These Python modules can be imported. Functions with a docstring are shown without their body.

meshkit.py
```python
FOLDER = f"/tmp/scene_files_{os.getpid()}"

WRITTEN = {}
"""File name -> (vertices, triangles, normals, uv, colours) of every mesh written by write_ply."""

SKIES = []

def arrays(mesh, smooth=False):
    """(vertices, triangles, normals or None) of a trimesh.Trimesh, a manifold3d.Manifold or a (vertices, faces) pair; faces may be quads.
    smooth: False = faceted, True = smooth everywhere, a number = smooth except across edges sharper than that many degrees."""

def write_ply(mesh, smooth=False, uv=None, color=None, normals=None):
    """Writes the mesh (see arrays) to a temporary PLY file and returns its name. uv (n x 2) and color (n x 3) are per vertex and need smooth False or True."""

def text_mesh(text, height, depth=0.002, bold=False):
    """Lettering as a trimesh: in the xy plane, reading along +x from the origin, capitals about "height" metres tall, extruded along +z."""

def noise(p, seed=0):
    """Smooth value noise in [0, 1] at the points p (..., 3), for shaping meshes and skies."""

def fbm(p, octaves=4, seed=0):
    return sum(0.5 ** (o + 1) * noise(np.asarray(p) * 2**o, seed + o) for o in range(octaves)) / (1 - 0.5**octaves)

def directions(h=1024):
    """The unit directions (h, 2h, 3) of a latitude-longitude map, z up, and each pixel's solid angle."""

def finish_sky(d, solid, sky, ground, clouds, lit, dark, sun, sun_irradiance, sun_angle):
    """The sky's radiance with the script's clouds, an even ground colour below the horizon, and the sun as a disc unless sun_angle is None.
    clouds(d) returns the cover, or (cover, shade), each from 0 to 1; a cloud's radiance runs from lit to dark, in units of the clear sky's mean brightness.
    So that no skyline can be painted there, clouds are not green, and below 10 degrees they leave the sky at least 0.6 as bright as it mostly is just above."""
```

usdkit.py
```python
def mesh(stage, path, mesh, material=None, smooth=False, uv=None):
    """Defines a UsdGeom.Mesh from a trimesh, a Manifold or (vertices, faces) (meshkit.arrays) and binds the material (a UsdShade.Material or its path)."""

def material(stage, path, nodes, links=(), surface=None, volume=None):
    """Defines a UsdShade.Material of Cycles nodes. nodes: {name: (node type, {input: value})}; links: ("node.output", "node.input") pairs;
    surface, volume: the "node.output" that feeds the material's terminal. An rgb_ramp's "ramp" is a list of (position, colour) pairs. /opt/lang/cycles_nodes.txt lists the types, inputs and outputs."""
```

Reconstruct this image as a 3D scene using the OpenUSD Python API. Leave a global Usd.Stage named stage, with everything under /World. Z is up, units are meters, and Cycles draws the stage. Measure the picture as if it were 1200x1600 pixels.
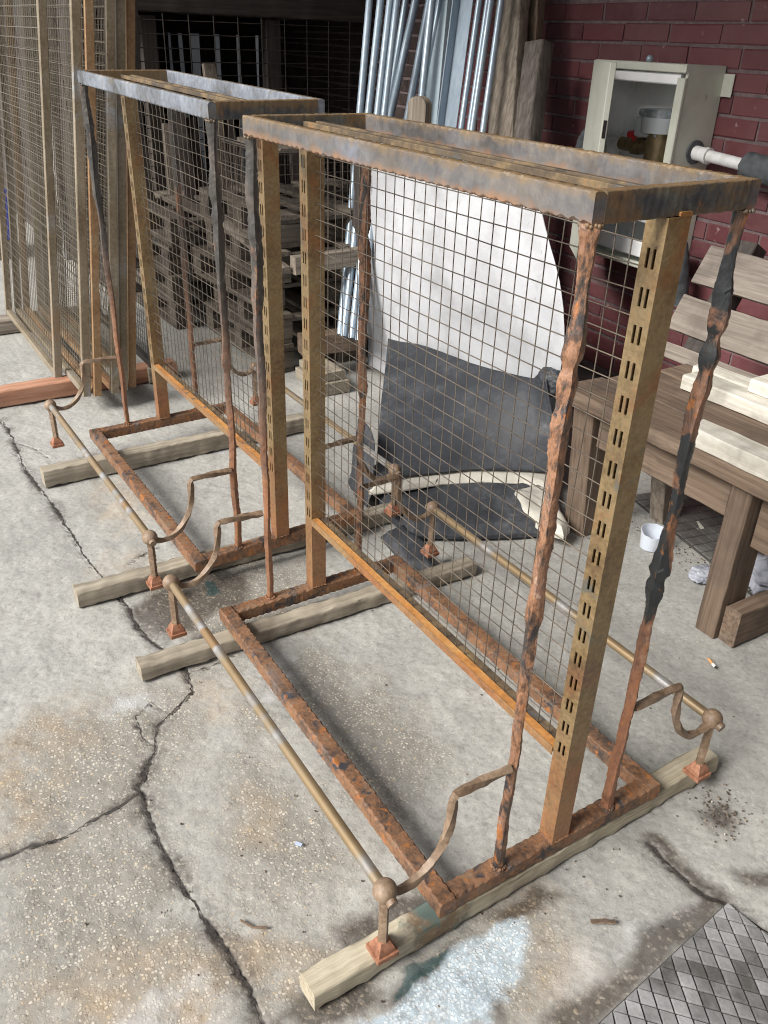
import math, random
import numpy as np, trimesh, shapely, usdkit, meshkit
import manifold3d as m3
from shapely.geometry import Polygon, LineString
from pxr import Usd, UsdGeom, UsdLux, UsdShade, Gf, Sdf, Vt

stage = Usd.Stage.CreateInMemory()
UsdGeom.Xform.Define(stage, '/World')
UsdGeom.Scope.Define(stage, '/World/Looks')
rng = np.random.default_rng(7)
PI = math.pi

# ------------------------------------------------------------------ camera
cam = UsdGeom.Camera.Define(stage, '/World/camera')
CM = [[0.526145, -0.4311265, 0.7330085], [0.84986, 0.2360073, -0.4712096], [0.0301556, 0.8708791, 0.4905712]]
EYE = [1.73587, -0.61516, 1.39675]
right, up, back = ([CM[r][c] for r in range(3)] for c in range(3))
cam.AddTransformOp().Set(Gf.Matrix4d(*right, 0, *up, 0, *back, 0, *EYE, 1))
cam.CreateHorizontalApertureAttr(36.0)
cam.CreateVerticalApertureAttr(48.0)
cam.CreateFocalLengthAttr(36.0 * 1323.801 / 1200)
cam.CreateExposureAttr(1.42)

# ------------------------------------------------------------------ sky and sun (bright overcast)
sun_to = np.array([0.03, -0.86, 0.72]); sun_to /= np.linalg.norm(sun_to)
elev = math.asin(sun_to[2]); azim = math.atan2(sun_to[0], sun_to[1])
dome = UsdLux.DomeLight.Define(stage, '/World/sky')
dm = usdkit.material(stage, '/World/Looks/sky', {
    'sky': ('sky_texture', {'sky_type': 'single_scattering', 'sun_disc': False, 'sun_elevation': elev, 'sun_rotation': azim, 'aerosol_density': 4.0}),
    'grey': ('mix_color', {'fac': 0.72, 'b': (5.6, 5.7, 5.9), 'use_clamp': False}),
    'bg': ('background_shader', {'strength': 0.066})},
    [('sky.color', 'grey.a'), ('grey.result', 'bg.color')], surface='bg.background')
UsdShade.MaterialBindingAPI.Apply(dome.GetPrim()).Bind(dm)
dome.GetPrim().SetCustomDataByKey('kind', 'structure')
sun = UsdLux.DistantLight.Define(stage, '/World/sun')
sun.CreateNormalizeAttr(True); sun.CreateIntensityAttr(0.62); sun.CreateAngleAttr(25.0)
sun.CreateColorAttr(Gf.Vec3f(1.0, 0.97, 0.92))
_x = np.cross([0, 0, 1.0], sun_to); _x /= np.linalg.norm(_x); _y = np.cross(sun_to, _x)
sun.AddTransformOp().Set(Gf.Matrix4d(*_x, 0, *_y, 0, *sun_to, 0, 0, 0, 0, 1))

# ------------------------------------------------------------------ material graphs
class Out(str): pass
class G:
    def __init__(self): self.n, self.l, self.k = {}, [], 0
    def __call__(self, kind, out=None, **inp):
        self.k += 1; name = f'{kind[:6]}_{self.k}'
        vals = {}
        for a, b in inp.items():
            if isinstance(b, Out): self.l.append((str(b), f'{name}.{a}'))
            else: vals[a] = b
        self.n[name] = (kind, vals)
        return Out(f'{name}.{out}') if out else name
    def pos(self): return self('geometry', 'position')
    def scaled(self, s, rot=(0, 0, 0), loc=(0, 0, 0)): return self('mapping', 'vector', vector=self.pos(), scale=s, rotation=rot, location=loc)
    def noise(self, scale, vec=None, detail=5, rough=0.6, dist=0.0): return self('noise_texture', 'fac', vector=vec or self.pos(), scale=scale, detail=detail, roughness=rough, distortion=dist)
    def ramp(self, fac, stops, interpolate=True): return self('rgb_ramp', 'color', fac=fac, ramp=stops, interpolate=interpolate)
    def step(self, fac, a, b): return self('map_range', 'result', value=fac, from_min=a, from_max=b, clamp=True)
    def mix(self, fac, a, b, blend='mix'): return self('mix_color', 'result', fac=fac, a=a, b=b, blend_type=blend)
    def math(self, op, a, b=0.0): return self('math', 'value', math_type=op, value1=a, value2=b)
    def bump(self, h, dist=0.001, strength=0.6, normal=None):
        kw = dict(height=h, distance=dist, strength=strength)
        if normal is not None: kw['normal'] = normal
        return self('bump', 'normal', **kw)
    def bsdf(self, color, rough=0.7, normal=None, **kw):
        if normal is not None: kw['normal'] = normal
        return self('principled_bsdf', 'BSDF', base_color=color, roughness=rough, **kw)
LOOKS = {}
def look(name, fn):
    g = G(); s = fn(g)
    LOOKS[name] = usdkit.material(stage, f'/World/Looks/{name}', g.n, g.l, surface=str(s))
    return LOOKS[name]

def rusty(stops, scale=14, fine=90, spot=None, metal=0.0, rough=(0.55, 0.85), bump=0.0012, off=0.0, stretch=(1, 1, 1), low=None, top=None, under=None, grain=0.22):
    """Layered rust: broad patches from a ramp, fine grain, optional sharp patches of black mill scale."""
    def f(g):
        v = g.scaled(stretch, loc=(off, off * 0.7, off * 1.3))
        broad = g.noise(scale, v, 7, 0.62, 0.4); fine_n = g.noise(fine, v, 4, 0.7)
        mixf = g.math('add', broad, g.math('multiply', g.math('subtract', fine_n, 0.5), grain))
        c = g.ramp(mixf, stops)
        if spot:
            for (sc, lo, hi, col, o2) in spot:
                m = g.noise(sc, g.scaled(stretch, loc=(o2, o2, -o2)), 7, 0.66, 0.8)
                m2 = g.math('add', m, g.math('multiply', g.math('subtract', fine_n, 0.5), 0.06))
                c = g.mix(g.step(m2, lo, hi), c, col)
        c = g.mix(g.step(fine_n, 0.35, 0.75), g.mix(0.35, c, (0.02, 0.012, 0.008)), c)
        if low:
            zz = Out(f"{g('separate_xyz', vector=g.pos())}.z")
            c = g.mix(g.math('multiply', g.step(g.math('add', zz, g.math('multiply', g.math('subtract', broad, 0.5), 0.7)), low[0], low[1]), 0.88), c, g.ramp(g.math('add', g.math('multiply', fine_n, 0.45), g.math('multiply', g.noise(24, v, 6, 0.7), 0.55)), [(0.34, tuple(0.42 * x for x in low[2])), (0.47, low[2]), (0.56, (low[2][0] * 1.25, low[2][1] * 1.15, low[2][2] * 0.9)), (0.66, tuple(1.35 * x for x in low[2]))]))
        if top:
            nz = Out(f"{g('separate_xyz', vector=g('geometry', 'true_normal'))}.z")
            c = g.mix(g.math('multiply', g.step(g.math('add', nz, g.math('multiply', g.math('subtract', broad, 0.5), 0.8)), 0.75, 0.95), 0.85), c, g.mix(g.step(fine_n, 0.4, 0.65), tuple(0.55 * x for x in top), top))
        if under:
            zz = Out(f"{g('separate_xyz', vector=g.pos())}.z")
            for (e0, e1, ecol) in under:
                c = g.mix(g.math('multiply', g.step(g.math('add', zz, g.math('multiply', g.math('subtract', g.noise(30, v, 6, 0.7), 0.5), 0.045)), e0, e1), 0.75), c, ecol)
        r = g.step(broad, 0.3, 0.7)
        rr = g('map_range', 'result', value=r, to_min=rough[0], to_max=rough[1])
        h = g.math('add', fine_n, g.math('multiply', broad, 1.5))
        return g.bsdf(c, rr, g.bump(h, bump, 0.7), metallic=metal)
    return f

OR, OR2, BR, BK, GR, OC = (0.38, 0.13, 0.035), (0.46, 0.19, 0.05), (0.20, 0.085, 0.040), (0.022, 0.026, 0.032), (0.20, 0.21, 0.24), (0.34, 0.21, 0.085)
look('base_iron', rusty([(0.30, (0.075, 0.056, 0.046)), (0.40, (0.15, 0.088, 0.055)), (0.48, (0.23, 0.12, 0.065)), (0.56, (0.30, 0.145, 0.068)), (0.65, (0.24, 0.165, 0.11)), (0.76, (0.38, 0.15, 0.045))], 16, 110,
     spot=[(16, 0.56, 0.63, (0.045, 0.047, 0.056), 3.1), (8, 0.575, 0.72, (0.17, 0.17, 0.18), 12.0), (34, 0.585, 0.65, (0.42, 0.155, 0.04), 8.0)], grain=0.45, bump=0.002))
look('frame_iron', rusty([(0.28, (0.06, 0.057, 0.055)), (0.40, (0.105, 0.10, 0.098)), (0.50, (0.15, 0.146, 0.15)), (0.60, (0.195, 0.18, 0.165)), (0.75, (0.235, 0.18, 0.12))], 4.5, 60, grain=0.14,
     spot=[(4, 0.53, 0.70, (0.165, 0.125, 0.08), 2.0), (6, 0.60, 0.78, (0.28, 0.145, 0.07), 5.5), (3.2, 0.55, 0.72, (0.21, 0.225, 0.27), 9.3)], metal=0.2, rough=(0.36, 0.6), top=(0.23, 0.135, 0.06), under=[(1.224, 1.208, (0.33, 0.175, 0.09)), (1.236, 1.250, (0.19, 0.125, 0.06))]))
look('frame_iron_blue', rusty([(0.28, (0.07, 0.074, 0.08)), (0.40, (0.15, 0.162, 0.18)), (0.50, (0.21, 0.232, 0.27)), (0.60, (0.27, 0.297, 0.345)), (0.75, (0.23, 0.20, 0.155))], 5, 60, grain=0.15,
     spot=[(6, 0.56, 0.70, (0.17, 0.14, 0.095), 2.0), (9, 0.62, 0.74, (0.32, 0.18, 0.09), 5.5)], metal=0.2, rough=(0.36, 0.6), top=(0.21, 0.155, 0.085)))
look('frame_iron_dark', rusty([(0.30, (0.04, 0.045, 0.047)), (0.45, (0.065, 0.072, 0.078)), (0.6, (0.115, 0.11, 0.09)), (0.72, (0.19, 0.12, 0.06))], 8, 60,
     spot=[(7, 0.55, 0.60, (0.17, 0.115, 0.06), 1.0), (5, 0.56, 0.60, (0.115, 0.12, 0.10), 4.0), (9, 0.60, 0.64, (0.28, 0.135, 0.055), 11.0), (4.5, 0.56, 0.64, (0.20, 0.12, 0.06), 14.0)], metal=0.1, rough=(0.4, 0.65), top=(0.25, 0.15, 0.075), grain=0.35, under=[(1.222, 1.206, (0.16, 0.10, 0.05)), (1.238, 1.250, (0.17, 0.11, 0.055))]))
look('frame_edge', rusty([(0.3, (0.05, 0.04, 0.03)), (0.5, (0.12, 0.085, 0.05)), (0.62, (0.20, 0.14, 0.07)), (0.75, (0.30, 0.13, 0.045))], 14, 90, spot=[(6, 0.60, 0.64, (0.09, 0.085, 0.08), 2.0)], bump=0.0006))
look('post_ochre', rusty([(0.28, (0.11, 0.06, 0.03)), (0.40, (0.19, 0.12, 0.055)), (0.50, (0.25, 0.17, 0.078)), (0.60, (0.29, 0.208, 0.105)), (0.75, (0.27, 0.13, 0.045))], 6, 120,
     spot=[(7, 0.55, 0.70, (0.27, 0.12, 0.045), 6.0), (9, 0.62, 0.68, (0.15, 0.14, 0.11), 1.0), (30, 0.62, 0.72, (0.10, 0.06, 0.035), 3.0)], rough=(0.38, 0.65), bump=0.0006, grain=0.35, low=(0.42, 0.08, (0.27, 0.118, 0.055))))
look('rail_orange', rusty([(0.3, (0.26, 0.12, 0.04)), (0.5, (0.46, 0.20, 0.05)), (0.65, (0.50, 0.26, 0.085)), (0.8, (0.36, 0.22, 0.11))], 9, 90, spot=[(5, 0.62, 0.65, (0.10, 0.09, 0.08), 4.4)], bump=0.0006))
look('forged_iron', rusty([(0.30, (0.03, 0.028, 0.027)), (0.38, (0.10, 0.062, 0.045)), (0.46, (0.26, 0.125, 0.065)), (0.53, (0.36, 0.19, 0.11)), (0.59, (0.20, 0.11, 0.075)), (0.66, (0.42, 0.28, 0.20)), (0.75, (0.38, 0.14, 0.04))], 26, 150,
     spot=[(22, 0.53, 0.61, (0.03, 0.034, 0.038), 7.3), (44, 0.57, 0.63, (0.045, 0.045, 0.05), 2.2), (30, 0.58, 0.66, (0.42, 0.15, 0.04), 5.0)], rough=(0.33, 0.7), bump=0.0022, stretch=(1, 1, .45), grain=0.5))
look('forged_black', rusty([(0.30, (0.11, 0.06, 0.04)), (0.42, (0.22, 0.115, 0.07)), (0.54, (0.315, 0.155, 0.09)), (0.64, (0.37, 0.215, 0.145)), (0.75, (0.34, 0.125, 0.04))], 20, 130,
     spot=[(15, 0.415, 0.475, (0.028, 0.034, 0.037), 7.3), (34, 0.58, 0.66, (0.40, 0.15, 0.045), 2.2)], rough=(0.33, 0.7), bump=0.0022, stretch=(1, 1, .45), grain=0.45, low=(0.52, 0.36, (0.27, 0.12, 0.065))))
look('forged_dark', rusty([(0.30, (0.03, 0.03, 0.03)), (0.48, (0.062, 0.058, 0.053)), (0.6, (0.125, 0.10, 0.085)), (0.72, (0.24, 0.12, 0.065))], 12, 110,
     spot=[(9, 0.58, 0.64, (0.25, 0.12, 0.065), 3.7), (14, 0.61, 0.66, (0.24, 0.21, 0.18), 0.4)], rough=(0.36, 0.62), bump=0.0016, stretch=(1, 1, .5), low=(0.78, 0.42, (0.24, 0.115, 0.065))))
look('arm_iron', rusty([(0.30, (0.12, 0.08, 0.05)), (0.5, (0.23, 0.155, 0.10)), (0.65, (0.31, 0.225, 0.155)), (0.8, (0.32, 0.155, 0.08))], 18, 120, rough=(0.38, 0.68)))
look('foot_oxide', rusty([(0.3, (0.20, 0.08, 0.045)), (0.5, (0.33, 0.145, 0.08)), (0.7, (0.40, 0.20, 0.12))], 40, 160, bump=0.0008))
look('wire_iron', rusty([(0.3, (0.075, 0.062, 0.05)), (0.5, (0.155, 0.13, 0.105)), (0.65, (0.23, 0.19, 0.145)), (0.75, (0.26, 0.145, 0.065))], 9, 200, metal=0.45, rough=(0.3, 0.45), bump=0.0002))
look('wire_ochre', rusty([(0.3, (0.11, 0.092, 0.065)), (0.5, (0.20, 0.17, 0.125)), (0.7, (0.27, 0.235, 0.18))], 5, 200, metal=0.3, rough=(0.35, 0.5), bump=0.0002))
look('panel_frame', rusty([(0.28, (0.14, 0.10, 0.06)), (0.45, (0.22, 0.175, 0.115)), (0.6, (0.28, 0.235, 0.17)), (0.75, (0.26, 0.15, 0.075))], 4, 80, spot=[(3, 0.58, 0.68, (0.28, 0.28, 0.275), 5.0)], rough=(0.4, 0.65), bump=0.0004))
look('panel_rust', rusty([(0.3, (0.20, 0.105, 0.05)), (0.5, (0.31, 0.18, 0.085)), (0.7, (0.34, 0.25, 0.15))], 5, 80, bump=0.0005))
look('dark_steel', rusty([(0.3, (0.016, 0.015, 0.015)), (0.5, (0.03, 0.028, 0.027)), (0.7, (0.06, 0.045, 0.035))], 6, 60, bump=0.0006))

def tube_look(g):
    band = g('noise_texture', 'fac', vector=g.scaled((6.0, 0.6, 0.6)), scale=1.0, detail=3, roughness=0.5)
    fine = g.noise(120, None, 4, 0.7)
    c = g.ramp(g.math('add', band, g.math('multiply', g.math('subtract', fine, 0.5), 0.08)), [(0.30, (0.25, 0.21, 0.165)), (0.40, (0.30, 0.215, 0.12)), (0.46, (0.34, 0.245, 0.14)), (0.52, (0.33, 0.25, 0.155)), (0.56, (0.33, 0.31, 0.28)), (0.60, (0.44, 0.43, 0.42)), (0.64, (0.34, 0.22, 0.115))])
    return g.bsdf(c, g('map_range', 'result', value=band, from_min=0.3, from_max=0.7, to_min=0.42, to_max=0.26), g.bump(fine, 0.0004, 0.4), metallic=0.6)
look('tube_brassy', tube_look)

def woody(axis, c0, c1, c2, dirt=(0.05, 0.04, 0.03), dirt_at=(0.60, 0.75), grain=1.0, bump=0.0012, rough=0.8, stain=False):
    def f(g):
        s = [55 * grain] * 3; s[axis] = 2.6
        info = g('object_info', 'random')
        off = g('combine_xyz', 'vector', x=g.math('multiply', info, 31.0), y=g.math('multiply', info, 17.0), z=g.math('multiply', info, 23.0))
        v = g('vector_math', 'vector', math_type='add', vector1=g.pos(), vector2=off)
        gv = g('mapping', 'vector', vector=v, scale=tuple(s))
        n1 = g.noise(1.0, gv, 5, 0.6, 0.25)
        s2 = [230 * grain] * 3; s2[axis] = 6.0
        n2 = g.noise(1.0, g('mapping', 'vector', vector=v, scale=tuple(s2)), 3, 0.6)
        blotch = g.noise(5.5, v, 5, 0.6)
        c = g.ramp(g.math('add', n1, g.math('multiply', g.math('subtract', n2, 0.5), 0.25)), [(0.30, c0), (0.5, c1), (0.7, c2)])
        c = g.mix(g.math('multiply', g.step(blotch, *dirt_at), 0.8), c, dirt)
        c = g.mix(g.math('multiply', g.math('subtract', info, 0.5), 0.5), c, c0)
        if stain:
            yy = Out(f"{g('separate_xyz', vector=g.pos())}.y")
            near_ = g.math('subtract', 1.0, g.math('multiply', g.math('absolute', g.math('subtract', yy, 0.005)), 9.0))
            sm = g.step(g.math('add', near_, g.math('multiply', g.math('subtract', g.noise(30, None, 6, 0.7), 0.5), 2.2)), 0.35, 0.75)
            c = g.mix(g.math('multiply', sm, 0.8), c, g.mix(g.step(g.noise(18, None, 4), 0.42, 0.55), (0.03, 0.085, 0.085), (0.13, 0.075, 0.035)))
        return g.bsdf(c, rough, g.bump(g.math('add', n1, g.math('multiply', n2, 0.6)), bump, 0.8))
    return f
for ax, an in ((0, 'x'), (1, 'y'), (2, 'z')):
    look(f'sleeper_wood_{an}', woody(ax, (0.17, 0.145, 0.11), (0.27, 0.235, 0.18), (0.37, 0.33, 0.26), (0.12, 0.095, 0.07), (0.52, 0.74), 1.3))
    look(f'bench_wood_{an}', woody(ax, (0.075, 0.05, 0.034), (0.145, 0.10, 0.069), (0.205, 0.152, 0.11), (0.055, 0.042, 0.035), (0.50, 0.72), 1.5, 0.002))
    look(f'grey_wood_{an}', woody(ax, (0.11, 0.088, 0.068), (0.21, 0.175, 0.14), (0.31, 0.27, 0.22), (0.06, 0.05, 0.042), (0.57, 0.74), 1.5))
    look(f'char_wood_{an}', woody(ax, (0.06, 0.05, 0.043), (0.12, 0.10, 0.088), (0.20, 0.175, 0.155), (0.03, 0.026, 0.024), (0.48, 0.66), 1.5))
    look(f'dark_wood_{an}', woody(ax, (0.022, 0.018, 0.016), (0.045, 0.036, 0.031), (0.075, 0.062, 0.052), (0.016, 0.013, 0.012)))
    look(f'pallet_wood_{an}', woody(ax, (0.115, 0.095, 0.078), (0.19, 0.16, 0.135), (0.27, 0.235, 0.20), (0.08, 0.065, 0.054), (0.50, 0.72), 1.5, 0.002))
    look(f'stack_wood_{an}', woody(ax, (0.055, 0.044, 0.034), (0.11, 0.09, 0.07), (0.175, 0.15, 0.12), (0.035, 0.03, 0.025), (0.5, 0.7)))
    look(f'red_wood_{an}', woody(ax, (0.24, 0.11, 0.065), (0.36, 0.18, 0.11), (0.44, 0.25, 0.165), (0.17, 0.10, 0.07), (0.52, 0.75)))
look('painted_wood', woody(0, (0.44, 0.415, 0.345), (0.58, 0.555, 0.49), (0.66, 0.64, 0.58), (0.20, 0.18, 0.155), (0.46, 0.68), 1.3, rough=0.7))
look('fresh_wood', woody(1, (0.24, 0.205, 0.145), (0.38, 0.335, 0.245), (0.47, 0.425, 0.325), (0.19, 0.155, 0.11), (0.50, 0.74), 1.4, 0.003, stain=True))

def brick_look(g):
    info = g('object_info', 'random'); n = g.noise(9, None, 6, 0.65); n2 = g.noise(70, None, 4, 0.7)
    c = g.ramp(info, [(0.0, (0.10, 0.030, 0.036)), (0.5, (0.155, 0.046, 0.052)), (1.0, (0.135, 0.054, 0.060))])
    c = g.mix(g.math('multiply', g.step(n, 0.42, 0.72), 0.6), c, (0.185, 0.085, 0.088))
    c = g.mix(g.step(g.noise(22, None, 5, 0.65), 0.66, 0.70), c, (0.30, 0.21, 0.20))
    return g.bsdf(c, g('map_range', 'result', value=n, to_min=0.42, to_max=0.7), g.bump(g.math('add', n2, g.math('multiply', n, 2.0)), 0.0012, 0.6))
look('brick_maroon', brick_look)
look('brick_shaded', lambda g: g.bsdf(g.ramp(g.noise(7, None, 6, 0.65), [(0.35, (0.028, 0.020, 0.019)), (0.55, (0.05, 0.034, 0.031)), (0.72, (0.085, 0.062, 0.055))]), 0.85, g.bump(g.noise(70), 0.0015, 0.6)))  # darker copy of the brick, with the shade of the alcove in its colour
look('mortar', lambda g: g.bsdf(g.ramp(g.noise(30, None, 6, 0.7), [(0.3, (0.10, 0.075, 0.08)), (0.55, (0.17, 0.125, 0.127)), (0.8, (0.26, 0.215, 0.21))]), 0.9, g.bump(g.noise(160), 0.002, 0.8)))

def dirty_white(base, dirt, bumpy=0.0, scale=5):
    def f(g):
        n = g.noise(scale, None, 7, 0.65); sc = g.noise(1.0, g.scaled((38, 38, 7), rot=(0.5, 0.3, 0.6)), 4, 0.6, 1.5)
        c = g.mix(g.math('multiply', g.step(n, 0.46, 0.78), 0.5), base, dirt)
        c = g.mix(g.math('multiply', g.step(sc, 0.66, 0.72), 0.55), c, tuple(0.45 * x for x in dirt))
        return g.bsdf(c, 0.55, g.bump(n, 0.004, bumpy) if bumpy else None)
    return f
look('white_sheet', dirty_white((0.43, 0.44, 0.462), (0.15, 0.147, 0.142), 1.0))
look('white_cloth', dirty_white((0.50, 0.48, 0.42), (0.22, 0.20, 0.17), 0.7, 11))
look('box_cream', dirty_white((0.55, 0.565, 0.49), (0.30, 0.29, 0.235), 0.0, 6))
look('box_white', dirty_white((0.86, 0.87, 0.88), (0.66, 0.66, 0.66), 0.0))
look('white_plastic', lambda g: g.bsdf(g.ramp(g.noise(25, None, 5), [(0.4, (0.76, 0.76, 0.77)), (0.7, (0.6, 0.59, 0.57))]), 0.4))
look('cup_plastic', lambda g: g.bsdf((0.58, 0.60, 0.66), 0.35, None, subsurface_weight=0.15, subsurface_scale=0.01))
def rubber(g):
    n = g.noise(6, None, 7, 0.68); n2 = g.noise(60, None, 5, 0.7)
    c = g.ramp(g.math('add', n, g.math('multiply', g.math('subtract', n2, 0.5), 0.3)), [(0.30, (0.020, 0.022, 0.027)), (0.50, (0.030, 0.033, 0.040)), (0.62, (0.055, 0.059, 0.067)), (0.76, (0.13, 0.13, 0.135))])
    return g.bsdf(c, 0.6, g.bump(g.math('add', n2, g.math('multiply', n, 2.0)), 0.003, 0.5))
look('black_rubber', rubber)
look('foam_grey', lambda g: g.bsdf(g.ramp(g.noise(30, None, 5), [(0.3, (0.05, 0.055, 0.06)), (0.7, (0.10, 0.11, 0.12))]), 0.85, g.bump(g.noise(90), 0.003, 0.6)))
look('rag_grey', lambda g: g.bsdf(g.ramp(g.noise(14, None, 5), [(0.3, (0.14, 0.15, 0.18)), (0.6, (0.34, 0.35, 0.40)), (0.8, (0.46, 0.46, 0.5))]), 0.9, g.bump(g.noise(200), 0.002, 0.5)))
look('galvanised', lambda g: g.bsdf(g.ramp(g.noise(1.0, g.scaled((60, 60, 8)), 4, 0.6), [(0.3, (0.27, 0.345, 0.42)), (0.7, (0.39, 0.455, 0.52))]), g('map_range', 'result', value=g.noise(9), to_min=0.30, to_max=0.5), None, metallic=0.35))
look('pale_blue_bar', lambda g: g.bsdf(g.ramp(g.noise(9, None, 5), [(0.3, (0.38, 0.48, 0.54)), (0.7, (0.48, 0.57, 0.62))]), 0.42, None, metallic=0.2))
look('brass', lambda g: g.bsdf(g.ramp(g.noise(30, None, 5), [(0.3, (0.17, 0.125, 0.07)), (0.7, (0.30, 0.23, 0.13))]), 0.4, None, metallic=0.6))
look('meter_grey', lambda g: g.bsdf((0.48, 0.52, 0.54), 0.4))
look('meter_lid', lambda g: g.bsdf(g.ramp(g.noise(16, None, 4), [(0.35, (0.10, 0.12, 0.125)), (0.7, (0.34, 0.38, 0.40))]), 0.15))
look('valve_red', lambda g: g.bsdf((0.5, 0.025, 0.03), 0.4))
look('blue_plastic', lambda g: g.bsdf((0.02, 0.06, 0.45), 0.35))
look('foil_blue', lambda g: g.bsdf((0.30, 0.36, 0.52), 0.4))
look('crack_dark', lambda g: g.bsdf(g.ramp(g.noise(220, None, 3), [(0.4, (0.015, 0.012, 0.011)), (0.62, (0.05, 0.04, 0.034))]), 0.95))
look('slot_black', lambda g: g.bsdf((0.012, 0.011, 0.010), 0.9))
def mat_look(lo, mid, hi):
    def f(g):
        info = g('object_info', 'random'); n = g.noise(7, None, 6, 0.65); n2 = g.noise(120, None, 4, 0.7)
        c = g.ramp(g.math('add', g.math('multiply', n, 0.8), g.math('multiply', info, 0.2)), [(0.35, lo), (0.5, mid), (0.68, hi)])
        c = g.mix(g.step(n2, 0.3, 0.7), g.mix(0.3, c, (0.02, 0.018, 0.016)), c)
        return g.bsdf(c, 0.55, g.bump(n2, 0.0008, 0.5))
    return f
look('plate_stud', mat_look((0.08, 0.078, 0.075), (0.20, 0.20, 0.20), (0.34, 0.34, 0.345)))
look('plate_groove', lambda g: g.bsdf((0.05, 0.047, 0.043), 0.85))
look('plate_dim', mat_look((0.10, 0.095, 0.09), (0.17, 0.165, 0.155), (0.24, 0.235, 0.225)))
look('cigarette_paper', lambda g: g.bsdf((0.72, 0.71, 0.68), 0.7))
look('cigarette_filter', lambda g: g.bsdf((0.55, 0.27, 0.10), 0.7))
look('ash', lambda g: g.bsdf((0.03, 0.03, 0.03), 0.9))
look('grit', lambda g: g.bsdf(g.ramp(g('object_info', 'random'), [(0, (0.2, 0.17, 0.13)), (1, (0.4, 0.36, 0.3))]), 0.85))
look('grit_mixed', lambda g: g.bsdf(g.ramp(g.noise(130, None, 2), [(0.35, (0.06, 0.045, 0.035)), (0.55, (0.22, 0.17, 0.12)), (0.68, (0.55, 0.5, 0.42))], False), 0.85))
look('roof_sheet', lambda g: g.bsdf((0.07, 0.065, 0.06), 0.7))
look('far_render', lambda g: g.bsdf(g.ramp(g.noise(1.5, None, 5), [(0.3, (0.20, 0.20, 0.205)), (0.7, (0.32, 0.32, 0.325))]), 0.9))

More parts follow.
